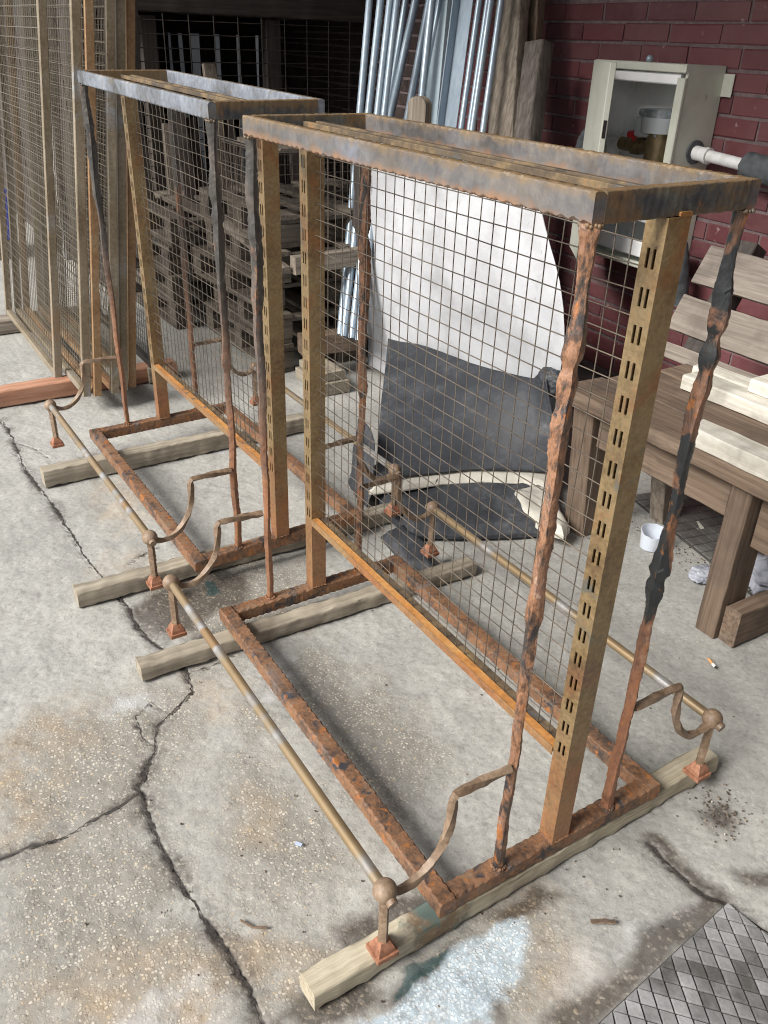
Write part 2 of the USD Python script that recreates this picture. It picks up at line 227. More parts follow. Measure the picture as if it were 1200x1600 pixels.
def concrete(g):
    a = g('attribute', attribute='marks'); b = g('attribute', attribute='stains'); c3 = g('attribute', attribute='extra')
    s1, s2, s3 = g('separate_color', color=Out(f'{a}.color')), g('separate_color', color=Out(f'{b}.color')), g('separate_color', color=Out(f'{c3}.color'))
    crack, wet, white = Out(f'{s1}.r'), Out(f'{s1}.g'), Out(f'{s1}.b')
    ochre, agg, teal = Out(f'{s2}.r'), Out(f'{s2}.g'), Out(f'{s2}.b')
    halo, bloom = Out(f'{s3}.r'), Out(f'{s3}.g')
    n_big, n_mid, n_fine = g.noise(1.7, None, 6, 0.6), g.noise(9, None, 7, 0.68), g.noise(85, None, 5, 0.75)
    base = g.ramp(n_big, [(0.32, (0.25, 0.248, 0.232)), (0.5, (0.315, 0.311, 0.290)), (0.66, (0.35, 0.343, 0.318))])
    base = g.mix(g.math('multiply', g.step(n_mid, 0.42, 0.72), 0.3), base, (0.42, 0.41, 0.375))
    base = g.mix(g.math('multiply', g.step(n_mid, 0.50, 0.28), 0.3), base, (0.19, 0.185, 0.17))
    base = g.mix(g.math('multiply', g.step(n_fine, 0.52, 0.30), 0.55), base, (0.13, 0.125, 0.12))
    base = g.mix(g.math('multiply', g.step(n_fine, 0.60, 0.72), 0.5), base, (0.52, 0.51, 0.48))
    warp = g('vector_math', 'vector', math_type='add', vector1=g.pos(), vector2=g('vector_math', 'vector', math_type='scale', vector1=g('noise_texture', 'color', vector=g.pos(), scale=60.0), scale=0.010))
    vor = g('voronoi_texture', vector=warp, scale=165.0, feature='f1', randomness=1.0)
    vd, vc = Out(f'{vor}.distance'), Out(f'{vor}.color')
    tone = Out(f"{g('separate_color', color=vc)}.r"); tone2 = Out(f"{g('separate_color', color=vc)}.g")
    stone = g.ramp(tone, [(0.0, (0.15, 0.135, 0.115)), (0.3, (0.28, 0.26, 0.22)), (0.6, (0.42, 0.39, 0.33)), (0.88, (0.54, 0.51, 0.44)), (1.0, (0.44, 0.33, 0.19))])
    inside = g.step(vd, 0.52, 0.34)
    aggn = g.step(g.math('add', agg, g.math('multiply', g.math('subtract', n_mid, 0.5), 1.3)), 0.25, 0.75)
    few = g.step(tone2, 0.88, 0.92)
    show = g.math('maximum', g.math('multiply', g.math('multiply', aggn, g.step(tone2, 0.2, 0.5)), 0.8), g.math('multiply', few, 0.4))
    paste = g.mix(g.math('multiply', aggn, 0.62), base, (0.155, 0.138, 0.112))
    col = g.mix(g.math('multiply', inside, show), paste, stone)
    col = g.mix(g.math('multiply', ochre, g.math('multiply', g.step(n_mid, 0.35, 0.68), 0.75)), col, g.mix(0.55, col, (0.40, 0.235, 0.08)))
    bl = g.step(g.math('add', bloom, g.math('multiply', g.math('subtract', n_mid, 0.5), 1.4)), 0.30, 0.95)
    col = g.mix(g.math('multiply', bl, 0.55), col, (0.50, 0.515, 0.53))
    wetn = g.step(g.math('add', wet, g.math('multiply', g.math('subtract', n_mid, 0.5), 0.6)), 0.12, 0.62)
    col = g.mix(g.math('multiply', wetn, 0.93), col, g.mix(g.math('multiply', g.step(g.math('add', g.math('multiply', n_fine, .5), g.math('multiply', tone2, .5)), 0.80, 0.62), 0.92), g.mix(0.45, col, (0.16, 0.10, 0.055)), g.mix(0.82, col, (0.034, 0.027, 0.022))))
    tealn = g.step(g.math('add', teal, g.math('multiply', g.math('subtract', n_mid, 0.5), 1.3)), 0.55, 0.7)
    col = g.mix(g.math('multiply', tealn, 0.85), col, g.mix(0.8, col, (0.012, 0.05, 0.055)))
    whn = g.step(g.math('add', white, g.math('multiply', g.math('subtract', n_mid, 0.5), 1.5)), 0.38, 0.70)
    wcol = g.mix(g.math('multiply', inside, 0.7), (0.36, 0.435, 0.49), (0.60, 0.645, 0.67))
    col = g.mix(g.math('multiply', whn, g('map_range', 'result', value=n_fine, from_min=0.40, from_max=0.58, to_min=0.55, to_max=0.92)), col, wcol)
    halon = g.step(g.math('add', halo, g.math('multiply', g.math('subtract', n_mid, 0.5), 0.8)), 0.25, 0.95)
    speck = g.step(g.math('add', n_fine, g.math('multiply', g.math('subtract', tone, 0.5), 0.25)), 0.62, 0.42)
    col = g.mix(g.math('multiply', halon, g('map_range', 'result', value=speck, to_min=0.45, to_max=0.95)), col, g.mix(0.8, col, (0.05, 0.040, 0.034)))
    cr = g.step(g.math('add', crack, g.math('multiply', g.math('subtract', n_fine, 0.5), 0.8)), 0.45, 0.95)
    col = g.mix(g.math('multiply', cr, 0.9), col, (0.022, 0.018, 0.016))
    h = g.math('add', g.math('multiply', n_fine, 0.7), g.math('multiply', n_mid, 0.8))
    h = g.math('add', h, g.math('multiply', g.math('multiply', inside, show), 0.25))
    rough = g('map_range', 'result', value=wetn, to_min=0.82, to_max=0.42)
    return g.bsdf(col, rough, g.bump(h, 0.0035, 0.75))
look('concrete', concrete)

# ------------------------------------------------------------------ objects and parts
NAMES = {}
def numbered(parent, name):
    k = NAMES.get((parent, name), 0); NAMES[(parent, name)] = k + 1
    return f'{parent}/{name}' + (f'_{k:03d}' if k else '')
BASE = {}
def tag(p, label=None, cat=None, group=None, kind=None):
    p = p.GetPrim() if hasattr(p, 'GetPrim') else p
    for k, v in (('label', label), ('category', cat), ('group', group), ('kind', kind)):
        if v: p.SetCustomDataByKey(k, v)
    return p
def thing(name, label, cat, loc=(0, 0, 0), group=None):
    path = numbered('/World', name)
    x = UsdGeom.Xform.Define(stage, path); x.AddTranslateOp().Set(Gf.Vec3d(*map(float, loc)))
    BASE[path] = np.array(loc, float)
    tag(x, label, cat, group)
    return path
def obj(name, mesh, mat, parent='/World', smooth=False, label=None, kind=None, **kw):
    """One Mesh prim. Shapes are modelled in world metres and moved to their thing's base."""
    if smooth is False and ('_wood' in mat or mat == 'painted_wood') and not isinstance(mesh, tuple): smooth = 42
    v, f, n = meshkit.arrays(mesh, smooth)
    top = '/'.join(parent.split('/')[:3])
    off = BASE.get(top)
    path = numbered(parent, name)
    m = UsdGeom.Mesh.Define(stage, path)
    if off is not None: v = v - off
    m.CreatePointsAttr(Vt.Vec3fArray.FromNumpy(v.astype(np.float32)))
    m.CreateFaceVertexCountsAttr(Vt.IntArray.FromNumpy(np.full(len(f), 3, np.int32)))
    m.CreateFaceVertexIndicesAttr(Vt.IntArray.FromNumpy(f.astype(np.int32).ravel()))
    m.CreateSubdivisionSchemeAttr('none')
    if n is not None:
        m.CreateNormalsAttr(Vt.Vec3fArray.FromNumpy(n.astype(np.float32))); m.SetNormalsInterpolation('vertex')
    UsdShade.MaterialBindingAPI.Apply(m.GetPrim()).Bind(LOOKS[mat])
    if label or kind: tag(m, label, None, None, kind)
    if parent == '/World': tag(m, label, kw.get('cat'), kw.get('group'), kind)
    return path

def frame_of(t, side=None):
    t = t / np.linalg.norm(t)
    if side is None: side = np.cross(t, [0, 0, 1.0]) if abs(t[2]) < 0.95 else np.array([1.0, 0, 0])
    side = np.asarray(side, float); side = side - t * (side @ t); side /= np.linalg.norm(side)
    return t, side, np.cross(side, t)
def loft(p0, p1, w, h, side=None, ch=0.002, step=0.03, amp=0.0, scal=0.0, pitch=0.024, seed=0, taper=1.0):
    """A bar of chamfered rectangular section, w along 'side', h across; amp roughens it, scal hammers its edges."""
    p0, p1 = np.asarray(p0, float), np.asarray(p1, float)
    t, s, u = frame_of(p1 - p0, side)
    L = np.linalg.norm(p1 - p0); n = max(2, int(L / step) + 1)
    r = np.random.default_rng(abs(int(seed)) + 100)
    rings = []
    ph = r.uniform(0, 6, 4)
    for i in range(n):
        a = i / (n - 1); k = 1 + (taper - 1) * a
        d = a * L
        c = np.full(4, ch)
        if scal:
            c = ch + scal * np.abs(np.sin(PI * (d / pitch + 0.35 * np.sin(d * 23 + ph)) + ph)) ** 1.5 * r.uniform(0.6, 1.1, 4)
        pts = []
        for q, (sx, sy) in enumerate(((1, 1), (-1, 1), (-1, -1), (1, -1))):
            x, y = sx * w / 2 * k, sy * h / 2 * k
            e1, e2 = np.array([x - sx * c[q], y]), np.array([x, y - sy * c[q]])
            pts += [e2, e1] if q % 2 == 0 else [e1, e2]
        pts = np.array(pts) + (r.normal(0, amp, (8, 2)) if amp else 0)
        rings.append(p0 + t * d + pts[:, :1] * s + pts[:, 1:] * u)
    v = np.vstack(rings); m = 8
    i, j = np.meshgrid(np.arange(n - 1), np.arange(m), indexing='ij')
    q = np.stack([i * m + j, i * m + (j + 1) % m, (i + 1) * m + (j + 1) % m, (i + 1) * m + j], -1).reshape(-1, 4)
    f = np.vstack([q[:, [0, 1, 2]], q[:, [0, 2, 3]], [[0, k + 1, k] for k in range(1, m - 1)], [[(n - 1) * m, (n - 1) * m + k, (n - 1) * m + k + 1] for k in range(1, m - 1)]])
    mesh = trimesh.Trimesh(v, f, process=False)
    if mesh.volume < 0: mesh.invert()
    return mesh
def box(x0, x1, y0, y1, z0, z1, ch=0.002, **kw):
    d = np.array([x1 - x0, y1 - y0, z1 - z0]); a = int(np.argmax(d)); c = np.array([x0 + x1, y0 + y1, z0 + z1]) / 2
    e = np.zeros(3); e[a] = d[a] / 2
    side = [[0, 1, 0], [1, 0, 0], [1, 0, 0]][a]
    w, h = [(d[1], d[2]), (d[0], d[2]), (d[0], d[1])][a]
    kw.setdefault('step', d[a])
    return loft(c - e, c + e, w, h, side, ch, **kw)
def pipe(pts, radii, sides=10, square=0.0, twist=0.0, rough=0.0, seed=0, cap=True):
    p = np.asarray(pts, float); n = len(p)
    t = np.gradient(p, axis=0); t /= np.linalg.norm(t, axis=1, keepdims=True)
    ref = np.array([1.0, 0, 0]) if abs(t[:, 0]).mean() < 0.7 else np.array([0, 0, 1.0])
    a = np.cross(t, ref); a /= np.linalg.norm(a, axis=1, keepdims=True); b = np.cross(t, a)
    r = np.random.default_rng(abs(int(seed)))
    ang = np.arange(sides) * 2 * PI / sides
    rad = np.broadcast_to(np.asarray(radii, float), (n,))[:, None] * np.ones(sides)
    s = np.concatenate([[0], np.cumsum(np.linalg.norm(np.diff(p, axis=0), axis=1))])
    th = ang[None] + twist * s[:, None]
    if square: rad = rad * (1 + square * np.cos(4 * ang)[None])
    if rough: rad = rad * (1 + r.normal(0, rough, rad.shape))
    v = p[:, None] + rad[..., None] * (np.cos(th)[..., None] * a[:, None] + np.sin(th)[..., None] * b[:, None])
    v = v.reshape(-1, 3)
    i, j = np.meshgrid(np.arange(n - 1), np.arange(sides), indexing='ij')
    q = np.stack([i * sides + j, i * sides + (j + 1) % sides, (i + 1) * sides + (j + 1) % sides, (i + 1) * sides + j], -1).reshape(-1, 4)
    f = [q[:, [0, 1, 2]], q[:, [0, 2, 3]]]
    if cap:
        v = np.vstack([v, p[0], p[-1]]); c0, c1 = n * sides, n * sides + 1; k = np.arange(sides)
        f += [np.stack([np.full(sides, c0), (k + 1) % sides, k], 1), np.stack([np.full(sides, c1), (n - 1) * sides + k, (n - 1) * sides + (k + 1) % sides], 1)]
    m = trimesh.Trimesh(v, np.vstack(f), process=False)
    if m.volume < 0: m.invert()
    return m
def smooth_path(pts, n=40):
    from scipy.interpolate import PchipInterpolator, make_interp_spline
    p = np.asarray(pts, float); s = np.concatenate([[0], np.cumsum(np.linalg.norm(np.diff(p, axis=0), axis=1))])
    return make_interp_spline(s, p, k=min(3, len(p) - 1))(np.linspace(0, s[-1], n))
def cat(*ms): return trimesh.util.concatenate([m for m in ms])
def turned(m, R=None, t=(0, 0, 0)):
    m = m.copy(); T = np.eye(4); T[:3, :3] = np.eye(3) if R is None else R; T[:3, 3] = t; m.apply_transform(T); return m
def rz(a): c, s = math.cos(a), math.sin(a); return np.array([[c, -s, 0], [s, c, 0], [0, 0, 1.0]])
def rx(a): c, s = math.cos(a), math.sin(a); return np.array([[1.0, 0, 0], [0, c, -s], [0, s, c]])

# ------------------------------------------------------------------ ground: one sheet, cracks sunk into it
CRACKS = [(0.006, [[-1.744, -0.233], [-1.645, -0.223], [-1.226, -0.241], [-1.068, -0.228], [-0.907, -0.216], [-0.733, -0.211], [-0.542, -0.208], [-0.392, -0.193], [-0.249, -0.176], [-0.141, -0.181], [-0.048, -0.166], [0.002, -0.146], [0.098, -0.131], [0.172, -0.145], [0.215, -0.205], [0.245, -0.255], [0.314, -0.287], [0.402, -0.349], [0.478, -0.358], [0.586, -0.359], [0.695, -0.354], [0.809, -0.337], [0.902, -0.329], [0.992, -0.333]]), (0.005, [[0.422, -0.355], [0.434, -0.428], [0.453, -0.521], [0.446, -0.597], [0.443, -0.666]]), (0.003, [[0.222, -0.223], [0.16, -0.244], [0.191, -0.289], [0.263, -0.297], [0.317, -0.281]]), (0.003, [[0.101, -0.135], [0.105, -0.069], [0.09, 0.007]]), (0.006, [[1.059, 0.485], [1.102, 0.478], [1.158, 0.478], [1.202, 0.488], [1.22, 0.503], [1.256, 0.512], [1.315, 0.525]]), (0.003, [[-0.449, -0.101], [-0.491, -0.042], [-0.506, 0.007]]), (0.002, [[-1.5, -0.232], [-1.402, -0.171], [-1.263, -0.144]])]
WET = [[[-0.205, -0.177], [-0.272, -0.092], [-0.311, 0.007], [-0.308, 0.096], [-0.216, 0.142], [-0.116, 0.124], [-0.112, 0.036], [-0.051, -0.061], [-0.038, -0.132], [-0.113, -0.171]], [[1.195, 0.488], [1.223, 0.508], [1.234, 0.468], [1.241, 0.276], [1.261, 0.128], [1.228, 0.054], [1.212, 0.139], [1.206, 0.274], [1.176, 0.345], [1.186, 0.419]], [[1.201, 0.568], [1.225, 0.648], [1.254, 0.608], [1.227, 0.558]], [[0.891, -0.138], [0.899, -0.048], [0.929, 0.025], [0.987, -0.049], [0.961, -0.139]], [[1.099, -0.019], [1.109, 0.008], [1.188, 0.006], [1.159, -0.043]], [[1.022, 0.11], [1.019, 0.204], [1.047, 0.244], [1.06, 0.2], [1.05, 0.118]], [[1.055, 0.647], [1.057, 0.695], [1.082, 0.704], [1.104, 0.666], [1.084, 0.641]], [[0.972, -0.145], [0.966, -0.253], [0.997, -0.315], [1.044, -0.235], [1.033, -0.13]], [[1.057, 0.481], [1.07, 0.504], [1.202, 0.507], [1.194, 0.48]], [[1.027, 0.007], [1.036, -0.081], [1.051, -0.142], [1.091, -0.117], [1.083, -0.047]]]
WHITE = [[[1.074, -0.205], [1.065, -0.15], [1.06, -0.084], [1.045, -0.02], [1.03, 0.053], [1.038, 0.106], [1.064, 0.14], [1.1, 0.13], [1.129, 0.094], [1.134, 0.05], [1.161, 0.042], [1.167, 0.01], [1.186, -0.018]]]
BLOOM = [[[0.861, -0.544], [0.856, -0.511], [0.878, -0.433], [0.935, -0.399], [0.964, -0.4], [0.88, -0.549]], [[-1.181, 0.066], [-1.251, 0.236], [-1.204, 0.452], [-1.09, 0.539], [-1.033, 0.461], [-1.108, 0.237]], [[1.142, 0.339], [1.174, 0.433], [1.171, 0.481], [1.182, 0.486], [1.199, 0.422], [1.17, 0.335], [1.199, 0.15], [1.183, 0.122], [1.165, 0.228]], [[0.139, 0.11], [0.221, 0.125], [0.284, 0.041], [0.196, 0.03]], [[0.072, -0.305], [0.097, -0.239], [0.167, -0.231], [0.155, -0.296]], [[-0.425, 0.249], [-0.409, 0.444], [-0.409, 0.514], [-0.318, 0.443], [-0.29, 0.274]]]
OCHRE = [[[-1.01, -0.051], [-0.958, 0.046], [-0.733, 0.03], [-0.617, -0.059], [-0.797, -0.089]], [[0.085, -0.483], [0.089, -0.367], [0.231, -0.391], [0.233, -0.502]], [[0.105, -0.57], [0.168, -0.501], [0.45, -0.502], [0.428, -0.629]], [[-0.491, -0.175], [-0.41, 0.074], [-0.353, 0.073], [-0.438, -0.152]], [[0.526, -0.158], [0.574, -0.129], [0.662, -0.17], [0.643, -0.203]], [[0.144, -0.085], [0.234, -0.046], [0.277, -0.106], [0.217, -0.122]], [[0.739, -0.626], [0.764, -0.494], [0.882, -0.273], [0.928, -0.171], [0.978, -0.223], [0.929, -0.43], [0.814, -0.622]], [[0.991, 0.135], [1.03, 0.242], [1.064, 0.181], [1.043, 0.094]], [[-0.007, 0.162], [0.022, 0.245], [0.091, 0.19], [0.079, 0.14]], [[1.142, 0.143], [1.194, 0.015], [1.237, 0.088], [1.2, 0.24]]]
TEAL = [[[-0.265, 0.055], [-0.245, 0.09], [-0.18, 0.073], [-0.185, 0.031]], [[1.008, -0.083], [1.022, 0.01], [1.062, 0.009], [1.079, -0.096], [1.069, -0.153]]]
AGG = [[[0.364, -0.617], [0.429, -0.36], [0.6, -0.364], [0.82, -0.354], [0.898, -0.101], [0.912, 0.001], [0.977, -0.042], [1.023, -0.271], [0.813, -0.699]], [[0.105, -0.57], [0.07, -0.332], [0.078, -0.176], [0.451, -0.306], [0.443, -0.632]], [[-0.374, -0.105], [-0.27, 0.223], [-0.227, 0.373], [0.027, 0.223], [0.109, -0.121]], [[1.096, -0.169], [0.97, 0.047], [1.036, 0.238], [1.228, 0.054]], [[0.07, -0.19], [0.133, -0.08], [0.589, -0.354], [0.407, -0.346]], [[0.279, -0.058], [0.778, -0.032], [0.862, -0.161], [0.725, -0.316]], [[0.136, 0.186], [0.477, 0.286], [0.689, 0.247], [0.751, 0.044], [0.227, 0.086]]]
def axis_steps(segs):
    out = [segs[0][0]]
    for a, b, st in segs:
        n = max(1, int(round((b - a) / st))); out += list(a + (b - a) * (np.arange(n) + 1) / n)
    return np.array(out)
gx = axis_steps([(-60, -12, 12), (-12, -5, 0.7), (-5, -2.4, 0.06), (-2.4, -0.6, 0.010), (-0.6, 0.2, 0.007), (0.2, 1.45, 0.0045), (1.45, 1.9, 0.012), (1.9, 5, 0.4), (5, 60, 11)])
gy = axis_steps([(-60, -8, 13), (-8, -1.6, 0.5), (-1.6, -0.62, 0.03), (-0.62, 0.75, 0.0055), (0.75, 1.7, 0.010), (1.7, 2.6, 0.05), (2.6, 8, 0.5), (8, 60, 13)])
X, Y = np.meshgrid(gx, gy, indexing='ij'); XY = np.stack([X.ravel(), Y.ravel()], 1)
near = (XY[:, 0] > -3) & (XY[:, 0] < 1.9) & (XY[:, 1] > -1.2) & (XY[:, 1] < 1.7)
P3 = np.c_[XY, np.zeros(len(XY))]
na, nb = np.zeros(len(XY)), np.zeros(len(XY))
na[near] = meshkit.fbm(P3[near] * 14, 4, 1); nb[near] = meshkit.fbm(P3[near] * 60, 3, 5)
na = na - na[near].mean(); nb = nb - nb[near].mean(); na /= na[near].std(); nb /= nb[near].std()
ptsg = shapely.points(XY[near] + np.c_[na[near], nb[near]] * 0.0028 + np.c_[nb[near], -na[near]] * 0.0012)
crack, halo = np.zeros(len(XY)), np.zeros(len(XY))
for w, line in CRACKS:
    d = shapely.distance(ptsg, LineString(line))
    wid = w * .8 * (1.0 + 0.5 * np.clip(na[near], -1.7, 1.5))
    crack[near] = np.maximum(crack[near], np.clip(1.15 - d / np.maximum(wid, 0.0015) * 0.75, 0, 1))
    halo[near] = np.maximum(halo[near], np.clip(1 - d / (w * 9.0), 0, 1) * min(1, w / 0.006) * np.clip(.75 + .35 * na[near], .1, 1))
def blob(polys, soft, wob):
    out = np.zeros(len(XY)); q = shapely.points(XY[near] + np.c_[na[near], -na[near]] * wob)
    for pl in polys:
        g_ = Polygon(pl).buffer(0); e_ = g_.boundary
        d = shapely.distance(q, e_) * np.where(shapely.contains(g_, q), 1, -1)
        out[near] = np.maximum(out[near], np.clip(0.5 + d / soft, 0, 1))
    return out
wet, white, ochre, teal, agg = blob(WET, 0.06, 0.008), blob(WHITE, 0.06, 0.006), blob(OCHRE, 0.12, 0.015), blob(TEAL, 0.05, 0.01), blob(AGG, 0.25, 0.02)
Z = np.zeros(len(XY)); Z[near] = 0.0012 * na[near] + 0.0004 * nb[near] - 0.005 * crack[near] ** 1.5 - 0.002 * halo[near] - 0.004
far_z = ~near; Z[far_z] = -0.004
bloom = blob(BLOOM, 0.10, 0.02)
nx, ny = len(gx), len(gy)
i, j = np.meshgrid(np.arange(nx - 1), np.arange(ny - 1), indexing='ij')
Q = np.stack([i * ny + j, (i + 1) * ny + j, (i + 1) * ny + j + 1, i * ny + j + 1], -1).reshape(-1, 4)
gm = UsdGeom.Mesh.Define(stage, '/World/ground')
V = np.c_[XY, Z]
gm.CreatePointsAttr(Vt.Vec3fArray.FromNumpy(V.astype(np.float32)))
gm.CreateFaceVertexCountsAttr(Vt.IntArray.FromNumpy(np.full(len(Q), 4, np.int32)))
gm.CreateFaceVertexIndicesAttr(Vt.IntArray.FromNumpy(Q.astype(np.int32).ravel()))
gm.CreateSubdivisionSchemeAttr('none')
Zg = Z.reshape(nx, ny); dzx = np.gradient(Zg, gx, axis=0); dzy = np.gradient(Zg, gy, axis=1)
N = np.stack([-dzx, -dzy, np.ones_like(Zg)], -1).reshape(-1, 3); N /= np.linalg.norm(N, axis=1, keepdims=True)
gm.CreateNormalsAttr(Vt.Vec3fArray.FromNumpy(N.astype(np.float32))); gm.SetNormalsInterpolation('vertex')
for nm, cols in (('marks', (crack, wet, white)), ('stains', (ochre, agg, teal)), ('extra', (halo, bloom, halo))):
    UsdGeom.PrimvarsAPI(gm).CreatePrimvar(nm, Sdf.ValueTypeNames.Color3fArray, 'vertex').Set(Vt.Vec3fArray.FromNumpy(np.stack(cols, 1).astype(np.float32)))
UsdShade.MaterialBindingAPI.Apply(gm.GetPrim()).Bind(LOOKS['concrete'])
tag(gm, 'cracked grey concrete yard floor with exposed aggregate and stains', None, None, 'structure')

def ribbon(line, w, seed):
    r = np.random.default_rng(seed); L_ = LineString(line); n = int(L_.length / .004); d = np.linspace(0, L_.length, n)
    p = np.array([L_.interpolate(q).coords[0] for q in d]); t = np.gradient(p, axis=0); t /= np.linalg.norm(t, axis=1, keepdims=True); nn = np.c_[-t[:, 1], t[:, 0]]
    wan = np.cumsum(r.normal(0, .0011, n)); wan -= np.convolve(np.pad(wan, 15, 'edge'), np.ones(31) / 31, 'valid')
    p = p + nn * wan[:, None]
    half = w * .26 * np.clip(.5 + .8 * np.abs(np.convolve(r.normal(0, 1, n + 4), np.ones(5) / 2.2, 'valid')), .15, 2.2) * np.interp(d, [0, .05, L_.length - .05, L_.length], [.2, 1, 1, .2])
    v = np.vstack([np.c_[p + nn * (half * r.uniform(.6, 1.4, n))[:, None], np.full(n, -.0036)], np.c_[p - nn * (half * r.uniform(.6, 1.4, n))[:, None], np.full(n, -.0036)]])
    k = np.arange(n - 1); return trimesh.Trimesh(v, np.vstack([np.c_[k + n, k + n + 1, k + 1], np.c_[k + n, k + 1, k]]), process=False)
for q, (w_, line) in enumerate(CRACKS): obj('crack', ribbon(line, w_, q), 'crack_dark', '/World/ground')

# ------------------------------------------------------------------ brick wall
TH = -0.071; WO = np.array([0, 2.259, 0.0]); WU = np.array([math.cos(TH), math.sin(TH), 0]); WN = np.array([math.sin(TH), -math.cos(TH), 0])
def W(u, o, z): return WO + u * WU + o * WN + np.array([0, 0, z])
def wbox(u0, u1, o0, o1, z0, z1, ch=0.002, **kw):
    c = W((u0 + u1) / 2, (o0 + o1) / 2, (z0 + z1) / 2); d = [u1 - u0, o1 - o0, z1 - z0]; ax = [WU, WN, np.array([0, 0, 1.0])]
    a = int(np.argmax(d)); e = ax[a] * d[a] / 2
    side = [ax[1], ax[0], ax[0]][a]; w, h = [(d[1], d[2]), (d[0], d[2]), (d[0], d[1])][a]
    kw.setdefault('step', d[a])
    return loft(c - e, c + e, w, h, side, ch, **kw)
wall = thing('brick_wall', 'dark red painted brick wall behind the meter box and bench', 'wall', W(0, 0, 0))
obj('mortar_bed', wbox(-5.2, 3.2, -0.25, -0.0055, -0.05, 3.6), 'mortar', wall)
rest, shaded = [], []
for k in range(-12, 21):
    z0 = 1.553 - 0.075 * k
    if z0 + 0.065 > 3.4: continue
    ph = (-1.563 if k % 2 else -1.162)
    i0 = int(math.floor((-5.1 - ph) / 0.26))
    for q in range(i0, i0 + 32):
        u0 = ph + 0.26 * q + 0.005 + rng.normal(0, 0.0015); u1 = u0 + 0.25 + rng.normal(0, 0.0015)
        if u0 < -5.15 or u1 > 3.1: continue
        zz = z0 + rng.normal(0, 0.0012); pr = rng.normal(0, 0.0012)
        b_ = wbox(u0, u1, -0.06, pr, zz, zz + 0.064, 0.004, amp=0.0008, seed=k * 100 + q)
        if -1.85 < u0 < 0.75 and -3 <= k <= 17: obj('brick', b_, 'brick_maroon', wall)
        else: (shaded if u0 < -2.75 else rest).append(b_)
obj('far_brickwork', cat(*rest), 'brick_maroon', wall, kind='stuff'); obj('sooty_brickwork', cat(*shaded), 'brick_shaded', wall, label='dark sooty part of the brick wall, the shade put into the brick colour', kind='stuff')

# unseen roof above the frame, its edges shaped to shade the yard
roof = thing('canopy_roof', 'unseen corrugated roof over the back of the yard, shaped to shade it', 'roof', (-2.5, 1.8, 2.95))
tt = np.linspace(0, 1, 3); xs = np.arange(-7.5, 2.6, 0.04)
v = np.array([[x, y, 2.86 + 0.14 * (2.5 - y) / 1.6 * 0 + 0.02 * math.sin(x * 2 * PI / 0.16)] for x in xs for y in ((-0.30 if x > -1.6 else 0.20), 4.2)])
f = np.array([[2 * a, 2 * a + 2, 2 * a + 3, 2 * a + 1] for a in range(len(xs) - 1)])
top_ = v + [0, 0, 0.004]
obj('roof_sheet', (np.vstack([v, top_]), np.vstack([f[:, ::-1], f + len(v)])), 'roof_sheet', roof, smooth=True)
for yy in (1.0, 2.0): obj('purlin', box(-7.5, 2.55, yy - 0.05, yy + 0.05, 2.70, 2.82), 'dark_wood_x', roof)
obj('end_boarding', cat(*[box(2.60, 2.63, -.55 + .2 * k, -.55 + .2 * k + .196, 0, 2.84) for k in range(13)]), 'dark_wood_z', roof, kind='stuff')  # unseen end wall, added to keep sky light off the right side
for xx in (-7.2, 2.5): obj('roof_post', box(xx - 0.06, xx + 0.06, 0.95, 1.05, 0, 2.7), 'dark_wood_z', roof)

# ------------------------------------------------------------------ dark end of the shed, far left
sh = thing('plank_partition', 'dark plank partition with bright gaps at the far end of the shed', 'wall', (-5.6, 1.8, 0))
r = np.random.default_rng(3); y = 0.85
while y < 3.6:
    w_ = r.uniform(0.05, 0.17); gap = r.choice([0.012, 0.03, 0.05, 0.07]) if 1.62 < y < 2.75 else 0.0
    obj('plank', loft([-5.6 + r.uniform(-.02, .02), y + w_ / 2, 0], [-5.6, y + w_ / 2 + r.uniform(-.03, .03), 1.36], 0.03, w_, [1, 0, 0], 0.003), 'dark_wood_z', sh)
    y += w_ + gap
obj('lintel', box(-5.66, -5.54, 0.8, 3.7, 1.36, 2.9), 'dark_wood_y', sh)
obj('front_boards', cat(*[box(-9.4 + .19 * k, -9.4 + .19 * k + .186, .70 + .004 * (k % 2), .73, 0, 2.86) for k in range(31)]), 'dark_wood_z', sh, kind='stuff')  # boards added to keep daylight out of the dark end
obj('end_boarding', box(-3.56, -3.50, .735, 2.52, 1.72, 2.86), 'dark_wood_y', sh)  # unseen boarding added above the beam to block light
obj('return_wall', box(-5.6, -3.6, 3.62, 3.72, 0, 2.9), 'dark_wood_x', sh)
yd = thing('neighbouring_wall', 'pale rendered wall seen in slivers between the dark planks', 'wall', (-7.4, 2.2, 0))
obj('render', box(-7.5, -7.3, 0.9, 4.4, 0, 2.4), 'far_render', yd)

# steel cage with the wide grid
cg = thing('steel_cage', 'dark steel cage with a wide wire grid under a heavy timber beam', 'cage', (-3.4, 1.6, 0))
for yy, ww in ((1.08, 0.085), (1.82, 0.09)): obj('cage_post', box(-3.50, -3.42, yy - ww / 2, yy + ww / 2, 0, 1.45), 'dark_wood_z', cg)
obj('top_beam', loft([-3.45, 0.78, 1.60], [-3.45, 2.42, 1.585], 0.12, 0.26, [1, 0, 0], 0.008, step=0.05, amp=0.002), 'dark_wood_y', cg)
wires = []
for zz in np.arange(0.10, 1.46, 0.0665): wires.append(pipe([[-3.39, 0.82, zz], [-3.39, 2.42, zz]], 0.0026, 5))
for yy in np.arange(0.86, 2.44, 0.145): wires.append(pipe([[-3.385, yy, 0.02], [-3.385, yy, 1.46]], 0.0028, 5))
obj('wire_grid', cat(*wires), 'dark_steel', cg)

